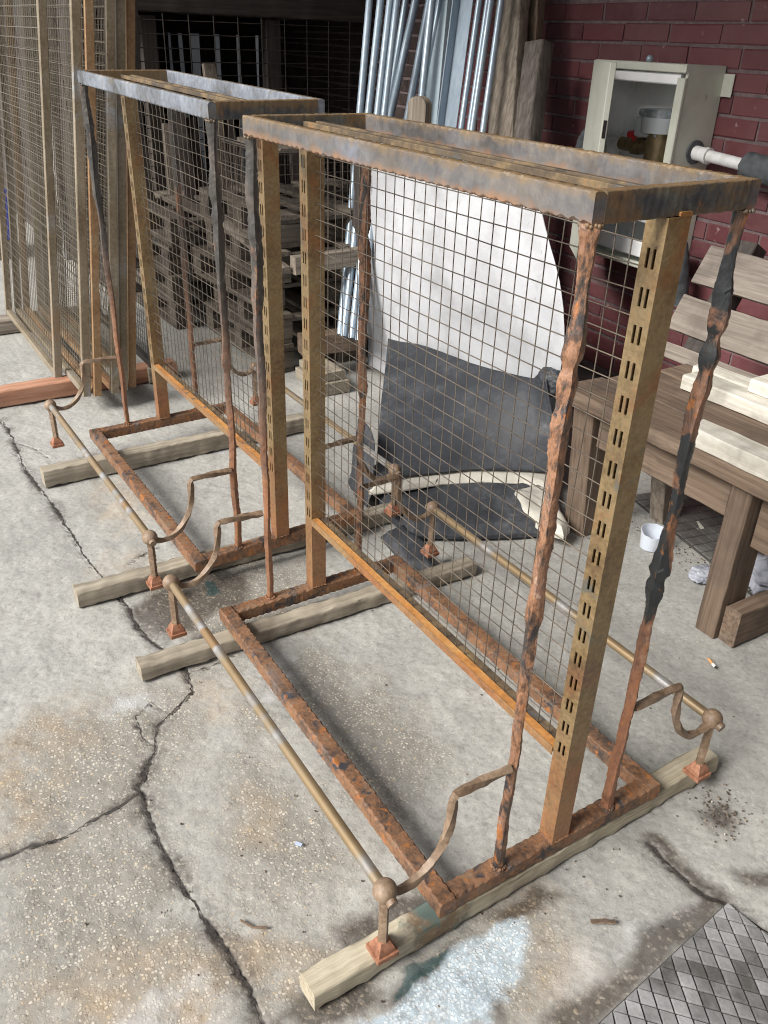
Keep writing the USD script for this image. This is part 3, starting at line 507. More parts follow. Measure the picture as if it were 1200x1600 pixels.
# timbers leaning in the gloom behind the second rack
def lean_board(name, mat, a, b, w, t, lab, grp=None, side=(1, 0, 0), seed=0, amp=0.0012, **k):
    return obj(name, loft(a, b, w, t, side, 0.003, step=0.06, amp=amp, seed=seed), mat, label=lab, cat=k.get('cat', 'plank'), group=grp)
r = np.random.default_rng(11)
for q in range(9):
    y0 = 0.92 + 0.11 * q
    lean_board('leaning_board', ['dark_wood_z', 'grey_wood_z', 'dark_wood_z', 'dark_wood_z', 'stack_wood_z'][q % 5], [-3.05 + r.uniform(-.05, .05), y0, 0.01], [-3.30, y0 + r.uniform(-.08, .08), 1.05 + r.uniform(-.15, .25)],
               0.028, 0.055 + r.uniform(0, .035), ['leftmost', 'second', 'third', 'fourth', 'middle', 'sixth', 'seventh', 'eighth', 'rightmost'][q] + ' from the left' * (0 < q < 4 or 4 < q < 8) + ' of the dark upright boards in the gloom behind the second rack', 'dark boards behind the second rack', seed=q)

# ------------------------------------------------------------------ pallet stack and wire basket behind the racks
def pallet(x, y, z, ang, lab, seed):
    p = thing('pallet', lab, 'pallet', (x, y, z), 'pallets stacked behind the racks')
    r = np.random.default_rng(seed); R = rz(ang); o = np.array([x, y, z])
    def put(nm, m, mt): obj(nm, turned(m, R, o), mt, p)
    for k in range(3): put('bottom_board', box(-.40, .40, -.40 + .35 * k, -.30 + .35 * k, 0, .020, .002, amp=.001, step=.1, seed=seed + k), 'stack_wood_x')
    for a in (-.36, 0, .36):
        for c in (-.35, 0, .35): put('block', box(a - .045, a + .045, c - .05, c + .05, .0205, .098, .003, amp=.001, seed=seed), 'stack_wood_y')
        put('stringer', box(a - .045, a + .045, -.40, .40, .0985, .118, .002, amp=.001, step=.1, seed=seed), 'stack_wood_y')
    for k in range(5): put('deck_board', box(-.42, .42, -.40 + .177 * k, -.31 + .177 * k + r.uniform(-.01, .01), .1185, .138, .002, amp=.001, step=.1, seed=seed + 9 + k), 'stack_wood_x')
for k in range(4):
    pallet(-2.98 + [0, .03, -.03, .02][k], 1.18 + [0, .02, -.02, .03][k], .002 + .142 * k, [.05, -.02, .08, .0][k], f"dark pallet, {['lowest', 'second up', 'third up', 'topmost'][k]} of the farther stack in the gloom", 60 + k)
words = ['lowest', 'second from bottom', 'middle one', 'second from top', 'topmost']
for k in range(5):
    pallet(-2.12 + [0, .03, -.04, .05, -.02][k], 1.36 + [0, .02, -.03, .0, .03][k], .002 + .142 * k, [.02, -.05, .04, -.03, .06][k], f'weathered wooden pallet, {words[k]} of the stack behind the racks', 40 + k)
bk = thing('wire_basket', 'small wire mesh basket on top of the pallet stack', 'basket', (-2.1, 1.35, .715))
ws = []
for zz in np.linspace(.725, .93, 6):
    ws.append(pipe([[-1.86, 1.05, zz], [-1.86, 1.72, zz]], .002, 5)); ws.append(pipe([[-1.86, 1.05, zz], [-2.4, 1.05, zz]], .002, 5))
for yy in np.arange(1.05, 1.73, .035): ws.append(pipe([[-1.86, yy, .72], [-1.86, yy, .935]], .002, 5))
for xx in np.arange(-2.4, -1.85, .035): ws.append(pipe([[xx, 1.05, .72], [xx, 1.05, .935]], .002, 5))
obj('wire_mesh', cat(*ws), 'wire_iron', bk)
obj('rim', cat(pipe([[-1.86, 1.05, .94], [-1.86, 1.72, .94]], .005, 6), pipe([[-1.86, 1.05, .94], [-2.4, 1.05, .94]], .005, 6)), 'wire_iron', bk)
obj('lining_board', box(-2.38, -1.9, 1.12, 1.70, .93, .95), 'grey_wood_x', bk)

obj('loose_timber', loft([-1.60, 1.02, .52], [-1.62, 1.52, .53], .05, .075, [1, 0, 0], .003, step=.05, amp=.001), 'grey_wood_y', label='grey beam end jammed crosswise behind the shiny pipes', cat='beam')
obj('sloping_plank', loft([-2.35, .98, .60], [-1.60, .985, .50], .05, .03, [0, 1, 0], .003, step=.05, amp=.001), 'grey_wood_x', label='thin grey plank sloping across the pallet stack', cat='plank')
obj('pale_block', box(-1.62, -1.36, 1.03, 1.17, 0, .055, .004, amp=.001, step=.05), 'sleeper_wood_x', label='lower whitish block on the floor beside the pipes', cat='block')
obj('pale_block', box(-1.60, -1.38, 1.04, 1.16, .058, .095, .004, amp=.001, step=.05), 'sleeper_wood_x', label='upper whitish block on the floor beside the pipes', cat='block')
obj('brown_timber', loft([-1.62, 1.06, .155], [-1.58, 1.34, .16], .09, .09, [1, 0, 0], .004, step=.04, amp=.001), 'bench_wood_y', label='short brown timber under the ends of the shiny pipes', cat='beam')

# galvanised pipes leaning on the wall
PIPES = [([-1.521, 1.211, .21], [-2.794, 2.199, 2.7], .0165), ([-1.489, 1.211, .21], [-2.638, 2.199, 2.7], .0165), ([-1.45, 1.23, .21], [-2.561, 2.21, 2.7], .0165), ([-1.409, 1.24, .21], [-2.504, 2.21, 2.7], .015),
         ([-1.963, 1.528, .03], [-2.336, 2.222, 2.7], .016), ([-2.068, 1.54, .03], [-2.139, 2.234, 2.7], .0185), ([-1.889, 1.57, .03], [-2.154, 2.264, 2.7], .018), ([-1.859, 1.60, .03], [-2.093, 2.294, 2.7], .018), ([-1.56, 1.53, .02], [-2.262, 2.222, 2.7], .0185)]
words = ['leftmost', 'second from the left', 'third from the left', 'fourth from the left', 'fifth from the left, mostly hidden', 'left one of the two slanting across the bundle', 'right one of the two slanting across the bundle', 'thin last-but-one before the pale flat bar', 'last before the pale flat bar']
for (a, b, rad), wd in zip(PIPES, words):
    a, b = np.array(a), np.array(b)
    d = (b - a) / np.linalg.norm(b - a)
    o_ = pipe([a, b], rad, 18, cap=False); i_ = pipe([b, a], rad * .86, 18, cap=False); i_.invert()
    obj('steel_pipe', cat(o_, i_), 'galvanised', smooth=40, label=f'galvanised steel pipe leaning on the wall, {wd}', cat='pipe', group='galvanised pipes leaning on the wall')
side_w = np.array([1.0, 0.05, 0])
obj('flat_bar', loft([-1.56, 1.628, .03], [-2.319, 2.295, 2.7], .098, .03, [1, .1, .2], .002), 'pale_blue_bar', label='wide pale blue flat bar leaning between the two pipe bundles', cat='bar')
ang = cat(loft([-1.48, 1.628, .03], [-2.055, 2.295, 2.7], .075, .006, [1, .25, .2], .001), loft([-1.517, 1.60, .03], [-2.092, 2.267, 2.7], .006, .055, [1, .25, .2], .001))
obj('angle_iron', ang, 'galvanised', label='wide bright angle iron right of the dark gap between the pipes', cat='angle iron')
for a, b, rad, wd in (([-1.419, 1.628, .03], [-1.942, 2.295, 2.7], .014, 'just right of the angle iron'), ([-1.385, 1.65, .03], [-1.905, 2.31, 2.7], .012, 'middle one right of the angle iron'), ([-1.335, 1.627, .03], [-1.860, 2.295, 2.7], .014, 'third to the right of the angle iron'), ([-1.245, 1.627, .03], [-1.805, 2.295, 2.7], .014, 'rightmost, beside the brown timber')):
    obj('steel_tube', pipe([a, b], rad, 16), 'galvanised', smooth=40, label=f'thin bright steel tube leaning on the wall, {wd}', cat='tube', group='thin tubes leaning on the wall')
obj('timber_post', loft([-1.20, 1.95, .02], [-1.72, 2.30, 2.2], .075, .05, [1, .1, 0], .004, step=.05, amp=.0015, seed=5), 'bench_wood_z', label='narrow brown timber in shadow right of the steel tubes', cat='timber')
obj('timber_post', loft([-1.168, 1.80, .02], [-1.80, 2.235, 2.2], .155, .06, [1, .08, 0], .006, step=.05, amp=.002, seed=6), 'grey_wood_z', label='tall wide weathered timber leaning on the brick wall', cat='timber')
obj('timber_post', loft([-1.16, 1.83, .02], [-1.415, 2.115, 1.385], .105, .09, [1, .08, 0], .012, step=.04, amp=.002, seed=8), 'char_wood_z', label='shorter dark weathered timber with rounded top beside the tall one', cat='timber')
# round-topped stake
st = Polygon([(-.047, 0), (.047, 0), (.047, 1.14)] + [(.047 * math.cos(a), 1.14 + .035 * math.sin(a)) for a in np.linspace(0, PI, 12)[1:-1]] + [(-.047, 1.14)])
ms = trimesh.creation.extrude_polygon(st, .04); ms.apply_transform(np.array([[1, 0, 0, 0], [0, 0, -1, 0], [0, 1, 0, 0], [0, 0, 0, 1.0]]))
obj('wooden_stake', turned(ms, rz(.3), [-1.43, 1.54, .01]), 'grey_wood_z', label='grey wooden stake with a rounded top in front of the pipes', cat='stake')

# live-edge plank, white sheet, black rubber sheet and folded tarpaulins
n = 34; zz = np.linspace(0.02, .99, n); r = np.random.default_rng(5)
wv = .026 + .006 * np.sin(zz * 31) + r.normal(0, .002, n)
v = np.array([[-1.665 + .03 * (1 - z) + s * w + .006 * math.sin(z * 17), 1.365 + d, z] for z, w in zip(zz, wv) for s, d in ((-1, 0), (1, 0), (1, .025), (-1, .025))])
f = []
for a in range(n - 1):
    for b in range(4): f.append([4 * a + b, 4 * a + (b + 1) % 4, 4 * a + 4 + (b + 1) % 4, 4 * a + 4 + b])
f += [[3, 2, 1, 0], [4 * n - 4, 4 * n - 3, 4 * n - 2, 4 * n - 1]]
obj('black_bag', (lambda m: m)(trimesh.Trimesh(*(lambda v_, f_: (v_ * (1 + .5 * (meshkit.fbm(v_ * 2.6, 4, 31) - .5))[:, None] * [.06, .04, .05] + [-.29, 1.345, .375], f_))(*(lambda q: (np.array(q.vertices), q.faces))(trimesh.creation.icosphere(4, 1.0))), process=False)), 'black_rubber', smooth=True, label='bunched black fabric at the top right corner of the rubber sheet', cat='fabric')
obj('live_edge_plank', (v, np.array(f)), 'dark_wood_z', label='narrow dark plank with wavy bark edges left of the white sheet', cat='plank')

def sheet(rows, thick, nu=40, nv=30, noise=.006, scale=5, seed=0):
    from scipy.interpolate import RectBivariateSpline
    A = np.array(rows, float); a, b = np.linspace(0, 1, A.shape[0]), np.linspace(0, 1, A.shape[1])
    u, w = np.linspace(0, 1, nu), np.linspace(0, 1, nv)
    S = np.stack([RectBivariateSpline(a, b, A[..., k], kx=min(3, len(a) - 1), ky=min(3, len(b) - 1))(u, w) for k in range(3)], -1)
    du, dw = np.gradient(S, axis=0), np.gradient(S, axis=1); Nn = np.cross(du, dw); Nn /= np.linalg.norm(Nn, axis=-1, keepdims=True) + 1e-9
    S = S + Nn * (meshkit.fbm(S.reshape(-1, 3) * scale, 4, seed).reshape(nu, nv, 1) * noise)
    T_ = S - Nn * thick
    v = np.vstack([S.reshape(-1, 3), T_.reshape(-1, 3)]); M_ = nu * nv
    i, j = np.meshgrid(np.arange(nu - 1), np.arange(nv - 1), indexing='ij')
    q = np.stack([i * nv + j, i * nv + j + 1, (i + 1) * nv + j + 1, (i + 1) * nv + j], -1).reshape(-1, 4)
    e = [q, q[:, ::-1] + M_]
    for line in ([k for k in range(nv)], [k * nv + nv - 1 for k in range(nu)], [M_ // 1 - 1 - k for k in range(nv)], [(nu - 1 - k) * nv for k in range(nu)]):
        l = np.array(line); e.append(np.stack([l[1:], l[:-1], l[:-1] + M_, l[1:] + M_], 1))
    return v, np.vstack(e)
YW = 1.415
rows = [[[-1.655, YW + .04, 1.0], [-1.3, YW + .04, .985], [-1.0, YW + .04, .975], [-.75, YW + .05, .965], [-.60, YW + .06, .935]],
        [[-1.645, YW + .02, .75], [-1.3, YW + .02, .75], [-1.0, YW + .01, .75], [-.72, YW + .01, .76], [-.405, YW + .01, .745]],
        [[-1.62, YW, .45], [-1.3, YW, .45], [-1.0, YW - .01, .45], [-.70, YW - .01, .46], [-.285, YW - .01, .50]],
        [[-1.58, YW, .02], [-1.3, YW, .02], [-1.0, YW - .02, .02], [-.72, YW - .02, .02], [-.30, YW - .02, .02]]]
obj('white_sheet', sheet(rows, .006, 70, 80, .034, 4), 'white_sheet', smooth=True, label='large dirty white sheet leaning behind the nearest rack', cat='sheet')
top = np.array([[-1.333, 1.35, .222], [-1.156, 1.345, .254], [-.991, 1.34, .281], [-.694, 1.33, .312], [-.403, 1.32, .363], [-.265, 1.31, .40]])
bot = np.array([[-.40, .715, .092], [-.395, .84, .085], [-.36, .97, .085], [-.32, 1.09, .085], [-.225, 1.25, .085], [-.14, 1.30, .10]])
rows = []
for k in np.linspace(0, 1, 5):
    row = top * (1 - k) + bot * k; row[:, 2] += .035 * math.sin(PI * k) * np.array([.2, .8, 1, 1.1, 1, .5]); rows.append(row)
obj('black_rubber_sheet', sheet(rows, .006, 40, 40, .016, 5, 3), 'black_rubber', smooth=True, label='big black rubber sheet sloping down in front of the white sheet', cat='rubber sheet')
def heap(poly, z0, z1, amp, seed, edge=.03):
    g_ = Polygon(poly).buffer(.02).buffer(-.02); x0, y0, x1, y1 = g_.bounds
    m = trimesh.creation.extrude_polygon(g_.segmentize(.03), z1 - z0)
    v_, f_ = trimesh.remesh.subdivide_to_size(m.vertices, m.faces, .03); m = trimesh.Trimesh(v_, f_)
    v_ = np.array(m.vertices); d = shapely.distance(shapely.points(v_[:, :2]), g_.boundary)
    nn = meshkit.fbm(np.c_[v_[:, :2] * 9, np.zeros(len(v_))], 4, seed); nn -= nn.mean()
    k = np.clip(d / edge, 0, 1); k = np.sqrt(k * (2 - k))
    top_ = v_[:, 2] > (z1 - z0) / 2
    v_[:, 2] = z0 + np.where(top_, (z1 - z0) * (.35 + .65 * k) + nn * amp, (z1 - z0) * .15 * (1 - k))
    return trimesh.Trimesh(v_, m.faces, process=False)
obj('folded_tarpaulin', heap([(-.52, .77), (-.30, .705), (-.15, .70), (-.06, .86), (.0, .98), (.045, 1.09), (-.02, 1.18), (-.12, 1.3), (-.6, 1.3)], 0, .055, .03, 3), 'black_rubber', smooth=True, label='black folded tarpaulin lying on the floor under the white cloth', cat='tarpaulin')
obj('white_cloth', heap([(-.55, .75), (-.385, .69), (-.355, .80), (-.33, .95), (-.28, 1.08), (-.20, 1.2), (-.10, 1.255), (-.22, 1.36), (-.6, 1.3)], .054, .076, .012, 9, .015), 'white_cloth', smooth=True, label='long white cloth edge under the black rubber sheet', cat='cloth')
obj('white_cloth', heap([(-.17, 1.12), (-.05, 1.07), (.07, 1.06), (.125, 1.09), (.10, 1.14), (.0, 1.19), (-.09, 1.25), (-.17, 1.24)], .03, .072, .03, 14, .03), 'white_cloth', smooth=True, label='crumpled white cloth tongue at the right end of the black tarpaulin', cat='cloth')
obj('crumpled_sack', heap([(-.20, .62), (-.02, .60), (.05, .66), (-.08, .72), (-.22, .72)], 0, .03, .03, 20, .03), 'black_rubber', smooth=True, label='dark crumpled scrap in front of the black tarpaulin by the rack foot', cat='scrap')
rows = [[[-.66, .82, .20], [-.56, .80, .21], [-.46, .76, .19]], [[-.62, .78, .10], [-.52, .75, .10], [-.41, .73, .09]], [[-.58, .73, .01], [-.48, .70, .005], [-.38, .69, .01]]]
obj('dark_cloth', sheet(rows, .004, 14, 14, .03, 9, 4), 'black_rubber', smooth=True, label='small dark blue cloth hanging over the end of the tarpaulin pile', cat='cloth')

# ------------------------------------------------------------------ meter box on the wall
mb = thing('meter_box', 'cream metal meter box hanging open on the brick wall', 'meter box', W(-.83, 0, .6))
u0, u1, z0, z1, dp = -1.076, -.58, .606, 1.335, .19
t = .012
obj('side_panel', wbox(u1 - t, u1, 0.002, dp, z0, z1, .003), 'box_cream', mb); obj('side_panel', wbox(u0, u0 + t, 0.002, dp, z0, z1, .003), 'box_cream', mb)
obj('top_panel', wbox(u0 + t, u1 - t, 0.002, dp, z1 - t, z1, .003), 'box_cream', mb); obj('bottom_panel', wbox(u0 + t, u1 - t, 0.002, dp, z0, z0 + t, .003), 'box_cream', mb)
obj('back_panel', wbox(u0 + t, u1 - t, .002, .012, z0 + t, z1 - t, .001), 'box_white', mb)
fr = .036
obj('front_frame', cat(wbox(u0, u1, dp - .002, dp + .012, z1 - fr + .01, z1 + .002, .003), wbox(u0, u1, dp - .002, dp + .012, z0 - .002, z0 + fr - .015, .003), wbox(u1 - fr, u1 + .002, dp - .002, dp + .0125, z0 + .037, z1 - .042, .003), wbox(u0, u0 + .02, dp - .002, dp + .0125, z0 + .037, z1 - .042, .003)), 'box_cream', mb)
obj('inner_lip', cat(wbox(u0 + .02, u1 - fr, dp - .03, dp - .004, z1 - fr - .03, z1 - fr + .008, .004), wbox(u1 - fr - .016, u1 - fr + .002, dp - .03, dp - .004, z0 + .04, z1 - fr - .04, .004), wbox(u0 + .02, u1 - fr, dp - .03, dp - .004, z0 + .036, z0 + .095, .004)), 'box_white', mb)
obj('inner_lining', cat(wbox(u0 + t, u0 + t + .004, .013, dp - .03, z0 + .06, z1 - .06, .001), wbox(u0 + t, u1 - t, .0125, .02, z0 + .02, z1 - .02, .001)), 'box_white', mb)
obj('inner_shelf', wbox(u0 + .02, u1 - .02, .02, dp - .05, z0 + .16, z0 + .172, .001), 'box_white', mb)
obj('bracket', cat(wbox(u1 - .0, u1 + .05, .003, .012, z1 - .10, z1 - .025, .004)), 'box_cream', mb)
# door, open about half way, its free edge towards us
da = math.radians(32); Dd = math.cos(da) * WU + math.sin(da) * WN; Hd = W(u0 - .002, dp + .014, 0); Dn = np.cross(Dd, [0, 0, 1.0])
dl = .46
door = obj('door', loft(Hd + [0, 0, (z0 + z1) / 2], Hd + Dd * dl + [0, 0, (z0 + z1) / 2], .006, z1 - z0, Dn, .001), 'box_cream', mb)
obj('door_edge', loft(Hd + Dd * dl - Dn * .018 * 0 + [0, 0, z0], Hd + Dd * dl + [0, 0, z1], .022, .012, Dn, .002), 'box_cream', door)
obj('latch_slot', loft(Hd + Dd * (dl + .0065) + [0, 0, .97 + .12], Hd + Dd * (dl + .0065) + [0, 0, 1.03 + .12], .012, .003, Dn, .0005), 'slot_black', door)
lk = trimesh.creation.icosphere(2, .014); obj('lock_knob', turned(lk, None, W(-.86, .12, z1 + .012)), 'galvanised', mb, smooth=True)
# gas meter inside
mt = thing('gas_meter', 'grey gas meter with a clear lid on a brass body inside the meter box', 'meter', W(-.72, .1, .95))
def cyl(p, q, r0, r1=None, s=24): return pipe([p, q], [r0, r0 if r1 is None else r1], s)
mc = W(-.765, .09, 0)
def disc(c, z_0, z_1, r0, r1): return cyl(c + [0, 0, z_0], c + [0, 0, z_1], r0, r1, 28)
obj('housing', cat(disc(mc, 1.095, 1.15, .078, .082), turned(wbox(-.86, -.74, .05, .14, 1.075, 1.148, .008))), 'meter_grey', mt, smooth=30)
obj('lid', cat(disc(mc, 1.1505, 1.178, .080, .074), wbox(-.855, -.74, .055, .135, 1.150, 1.176, .006)), 'meter_lid', mt, smooth=30)
obj('brass_body', cat(disc(mc, .96, 1.094, .05, .052), cyl(W(-.98, .09, 1.035), W(-.74, .09, 1.035), .026)), 'brass', mt, smooth=30)
obj('union_nut', cyl(W(-.90, .09, 1.035), W(-.86, .09, 1.035), .036, None, 6), 'brass', mt)
obj('valve_handle', cat(cyl(W(-.905, .12, 1.075), W(-.865, .12, 1.085), .014), cyl(W(-.89, .10, 1.04), W(-.885, .12, 1.08), .008)), 'valve_red', mt, smooth=30)
obj('riser_pipe', cat(disc(mc, .78, .965, .030, .030), disc(mc, .80, .83, .040, .040)), 'brass', mt, smooth=30)
obj('white_elbow', cat(cyl(W(-1.03, .09, 1.03), W(-.975, .09, 1.035), .032), cyl(W(-1.03, .09, .92), W(-1.03, .09, 1.04), .028)), 'white_plastic', mt, smooth=30)
# supply pipe through the side, with foam lagging
sp = thing('supply_pipe', 'white plastic pipe running from the meter box side into grey foam lagging', 'pipe', W(-.4, .08, 1.03))
obj('rubber_grommet', cyl(W(u1 + .001, .085, 1.045), W(u1 + .008, .085, 1.045), .042), 'foam_grey', sp, smooth=30)
obj('collar', cat(cyl(W(u1 - .02, .085, 1.045), W(u1 + .062, .08, 1.04), .026), cyl(W(u1 + .056, .08, 1.04), W(u1 + .072, .08, 1.039), .029)), 'white_plastic', sp, smooth=30)
obj('white_tube', cyl(W(u1 + .06, .08, 1.04), W(u1 + .30, .075, 1.025), .021), 'white_plastic', sp, smooth=30)
pts = smooth_path([W(u1 + .25, .076, 1.03), W(u1 + .30, .075, 1.025), W(u1 + .40, .075, 1.015), W(u1 + .50, .075, .96), W(u1 + .53, .075, .80)], 30)
obj('foam_lagging', pipe(pts, .047, 20, rough=.03, seed=3), 'foam_grey', sp, smooth=50)
pts = smooth_path([W(u0 - .12, .07, 1.01), W(u0 - .07, .075, 1.04), W(u0 - .02, .08, 1.045), W(u0 + .0, .08, 1.045)], 16)
obj('lagged_pipe', pipe(smooth_path([W(u0 - .16, .06, .86), W(u0 - .15, .07, .99), W(u0 - .10, .08, 1.05), W(u0 - .01, .085, 1.05)], 24), .042, 18, rough=.03, seed=5), 'foam_grey', smooth=50, label='grey foam-lagged pipe bend left of the meter box', cat='pipe')
obj('lagging_end', pipe(smooth_path([W(-.60, .10, .62), W(-.55, .13, .69), W(-.52, .15, .72), W(-.49, .14, .60), W(-.49, .12, .50)], 24), np.linspace(.03, .05, 24), 18, rough=.04, seed=6), 'foam_grey', smooth=50, label='frayed grey foam lagging below the meter box, above the pallet', cat='lagging')

# ------------------------------------------------------------------ bench, pallet, painted boards
be = thing('wooden_bench', 'heavy weathered timber bench against the wall, right of the racks', 'bench', (.7, 1.3, 0))
obj('seat_board', loft([-.01, 1.21, .475], [1.75, 1.185, .475], .17, .045, [0, 1, 0], .006, step=.05, amp=.0012, seed=1), 'bench_wood_x', be)
obj('seat_board', loft([.0, 1.405, .472], [1.75, 1.38, .472], .20, .042, [0, 1, 0], .006, step=.05, amp=.0012, seed=2), 'bench_wood_x', be)
obj('seat_board', loft([.02, 1.60, .472], [1.75, 1.575, .472], .17, .042, [0, 1, 0], .006, step=.05, amp=.0012, seed=3), 'bench_wood_x', be)
obj('leg', loft([.640, 1.19, 0], [.640, 1.19, .449], .064, .10, [1, 0, 0], .004, step=.05, amp=.0008, seed=4), 'bench_wood_z', be)
obj('leg', loft([.055, 1.24, 0], [.055, 1.20, .449], .085, .075, [1, 0, 0], .004, step=.05, amp=.0008, seed=5), 'bench_wood_z', be)
obj('leg', loft([.135, 1.545, 0], [.185, 1.40, .449], .06, .085, [1, 0, 0], .004, step=.05, amp=.0008, seed=6), 'grey_wood_z', be)
obj('leg', loft([.64, 1.62, 0], [.64, 1.60, .449], .064, .09, [1, 0, 0], .004, step=.05, amp=.0008, seed=7), 'bench_wood_z', be)
obj('apron', loft([.11, 1.205, .385], [.60, 1.198, .385], .04, .11, [0, 1, 0], .003, step=.05, amp=.001, seed=8), 'bench_wood_x', be)
obj('apron', loft([.68, 1.198, .36], [1.75, 1.18, .36], .04, .15, [0, 1, 0], .003, step=.05, amp=.001, seed=9), 'bench_wood_x', be)
obj('stretcher', loft([.70, 1.155, .055], [.715, 1.75, .055], .05, .11, [1, 0, 0], .004, step=.04, amp=.001, seed=10), 'bench_wood_y', be)
obj('back_plank', loft([.2, 1.93, .10], [1.9, 1.86, .10], .03, .19, [0, 1, 0], .003, step=.06, amp=.001, seed=11), 'bench_wood_x', be)
obj('back_plank', loft([.2, 1.935, .30], [1.9, 1.865, .30], .03, .19, [0, 1, 0], .003, step=.06, amp=.001, seed=12), 'grey_wood_x', be)
BD = [([.445, 1.165, .522], [1.65, 1.15, .522], .075, .05, 'front one with the squared end'), ([.175, 1.475, .517], [1.6, 1.47, .517], .085, .046, 'second row, beyond the gap, with scribbled marks'),
      ([.13, 1.565, .516], [1.6, 1.56, .516], .07, .044, 'third row, against the leaning pallet'), ([.36, 1.53, .560], [1.5, 1.545, .562], .085, .04, 'lying on top of the back ones')]
for k, (a, b, w, h, wd) in enumerate(BD):
    obj('painted_board', loft(a, b, w, h, [0, 1, 0], .004, step=.05, amp=.0007, seed=20 + k), 'painted_wood', label=f'whitewashed timber lying on the bench, {wd}', cat='board', group='whitewashed timbers on the bench')
pa = thing('leaning_pallet', 'weathered slatted pallet leaning on the wall behind the bench', 'pallet', (.3, 1.9, .5))
for k, (x0, y0, zc, h) in enumerate(((-.235, 1.87, .735, .108), (-.235, 1.81, .60, .115), (-.225, 1.75, .468, .10))):
    pass
def slat(px, zt, zb, k, x_end=1.7, mat='pallet_wood_x'):
    zc = (zt + zb) / 2; y = 1.66 + (zc - .5) * .55
    e1 = np.array([px, y, zc]); e2 = np.array([x_end, y - .06, zc])
    obj('slat', loft(e1, e2, zt - zb, .02, [0, .48, .88], .002, step=.06, amp=.001, seed=30 + k), mat, pa)
slat(-.125, .828, .70, 0); slat(-.125, .675, .555, 1); slat(-.125, .53, .50 - .02, 2)
for xx in (.0, .62, 1.25): obj('bearer', loft([xx, 1.70, .50], [xx - .01, 1.885, .84], .07, .07, [1, 0, 0], .003), 'dark_wood_z', pa)
# ground plate with raised diamonds, near
pl = thing('diamond_plate', 'worn grey diamond-pattern floor plate in the lower right corner', 'floor plate', (1.227, .503, 0))
PR = rz(math.radians(6.1)) ; PO = np.array([1.227, .503, 0.0])
def plate_pt(a, b, z): return PO + PR @ np.array([a, -b, z])
base = box(0, .62, -.95, 0, -.003, .004, .001); obj('plate_body', turned(base, PR, PO), 'plate_groove', pl)
hx, hy = .0225, .0160
for a in range(0, 15):
    for b in range(0, 38):
        if (a + b) % 2: continue
        cx, cy = a * hx, b * hy
        k1, k2 = .90, .80
        lo = np.array([(cx - hx * k1, -cy), (cx, -cy - hy * k1), (cx + hx * k1, -cy), (cx, -cy + hy * k1)]); hi = np.array([(cx - hx * k2, -cy), (cx, -cy - hy * k2), (cx + hx * k2, -cy), (cx, -cy + hy * k2)])
        clip = lambda q: np.c_[np.clip(q[:, 0], .003, .6), np.clip(q[:, 1], -.945, -.003)]
        lo, hi = clip(lo), clip(hi); zt = .0085 + rng.normal(0, .0003)
        mm = trimesh.convex.convex_hull(np.r_[np.c_[lo, np.full(4, .0042)], np.c_[hi, np.full(4, zt)]])
        obj('stud', turned(mm, PR, PO), 'plate_stud', pl)
p2 = thing('grid_plate', 'dim grid-pattern floor plate under the bench', 'floor plate', (.5, 1.6, 0))
R2, O2 = rz(math.radians(-12.5)), np.array([.02, 1.535, 0.0])
obj('plate_body', turned(box(-.05, 1.3, 0, .34, -.003, .003, .001), R2, O2), 'plate_groove', p2)
tiles = []
for a in range(30):
    for b in range(8):
        tiles.append(turned(box(-.045 + a * .044, -.045 + a * .044 + .040, .004 + b * .041, .004 + b * .041 + .037, .003, .0075, .001), R2, O2))
obj('plate_cells', cat(*tiles), 'plate_dim', p2, kind='stuff')
# small things on the floor
cx_, cy_ = .25, 1.352
cu = thing('plastic_cup', 'small white plastic cup with a torn rim on the floor left of the bench', 'cup', (cx_, cy_, 0))
ang = np.linspace(0, 2 * PI, 33)[:-1]; r = np.random.default_rng(2)
rim = .066 - .014 * np.clip(np.sin(ang * 1.0 + 2.2), 0, 1) ** .5 + r.normal(0, .001, 32)
ro = np.array([[cx_ + math.cos(a) * .032, cy_ + math.sin(a) * .032, .001] for a in ang]); to = np.array([[cx_ + math.cos(a) * .038, cy_ + math.sin(a) * .038, h] for a, h in zip(ang, rim)])
ti = to + (np.array([cx_, cy_, 0]) - to * [1, 1, 0]) * .05; bi = ro * [1, 1, 0] + [0, 0, .004]; bi = bi + (np.array([cx_, cy_, 0]) - bi * [1, 1, 0]) * .05
v = np.vstack([ro, to, ti, bi, [[cx_, cy_, .001], [cx_, cy_, .004]]]); F = []
for k in range(32):
    l = (k + 1) % 32
    for s in (0, 32, 64): F += [[s + k, s + l, s + 32 + l], [s + k, s + 32 + l, s + 32 + k]]
    F += [[128, l, k], [129, 96 + k, 96 + l]]
obj('cup_wall', trimesh.Trimesh(v, F, process=False), 'cup_plastic', cu, smooth=40)
for (x, y, a, lab, L) in ((.742, 1.05, -.35, 'cigarette butt lying in the open floor in front of the bench leg', .032), (.385, 1.222, .5, 'cigarette butt half hidden behind the twisted bar of the nearest rack', .024)):
    cgt = thing('cigarette_butt', lab, 'cigarette butt', (x, y, 0)); d = np.array([math.cos(a), math.sin(a), 0]); o_ = np.array([x, y, .004])
    obj('filter', cyl(o_ - d * L / 2, o_ + d * L * .12, .0037, None, 12), 'cigarette_filter', cgt, smooth=30); obj('paper', cyl(o_ + d * L * .12, o_ + d * L / 2, .0036, None, 12), 'cigarette_paper', cgt, smooth=30)
    obj('ash_tip', cyl(o_ + d * L / 2, o_ + d * (L / 2 + .003), .0034, .002, 12), 'ash', cgt, smooth=30)
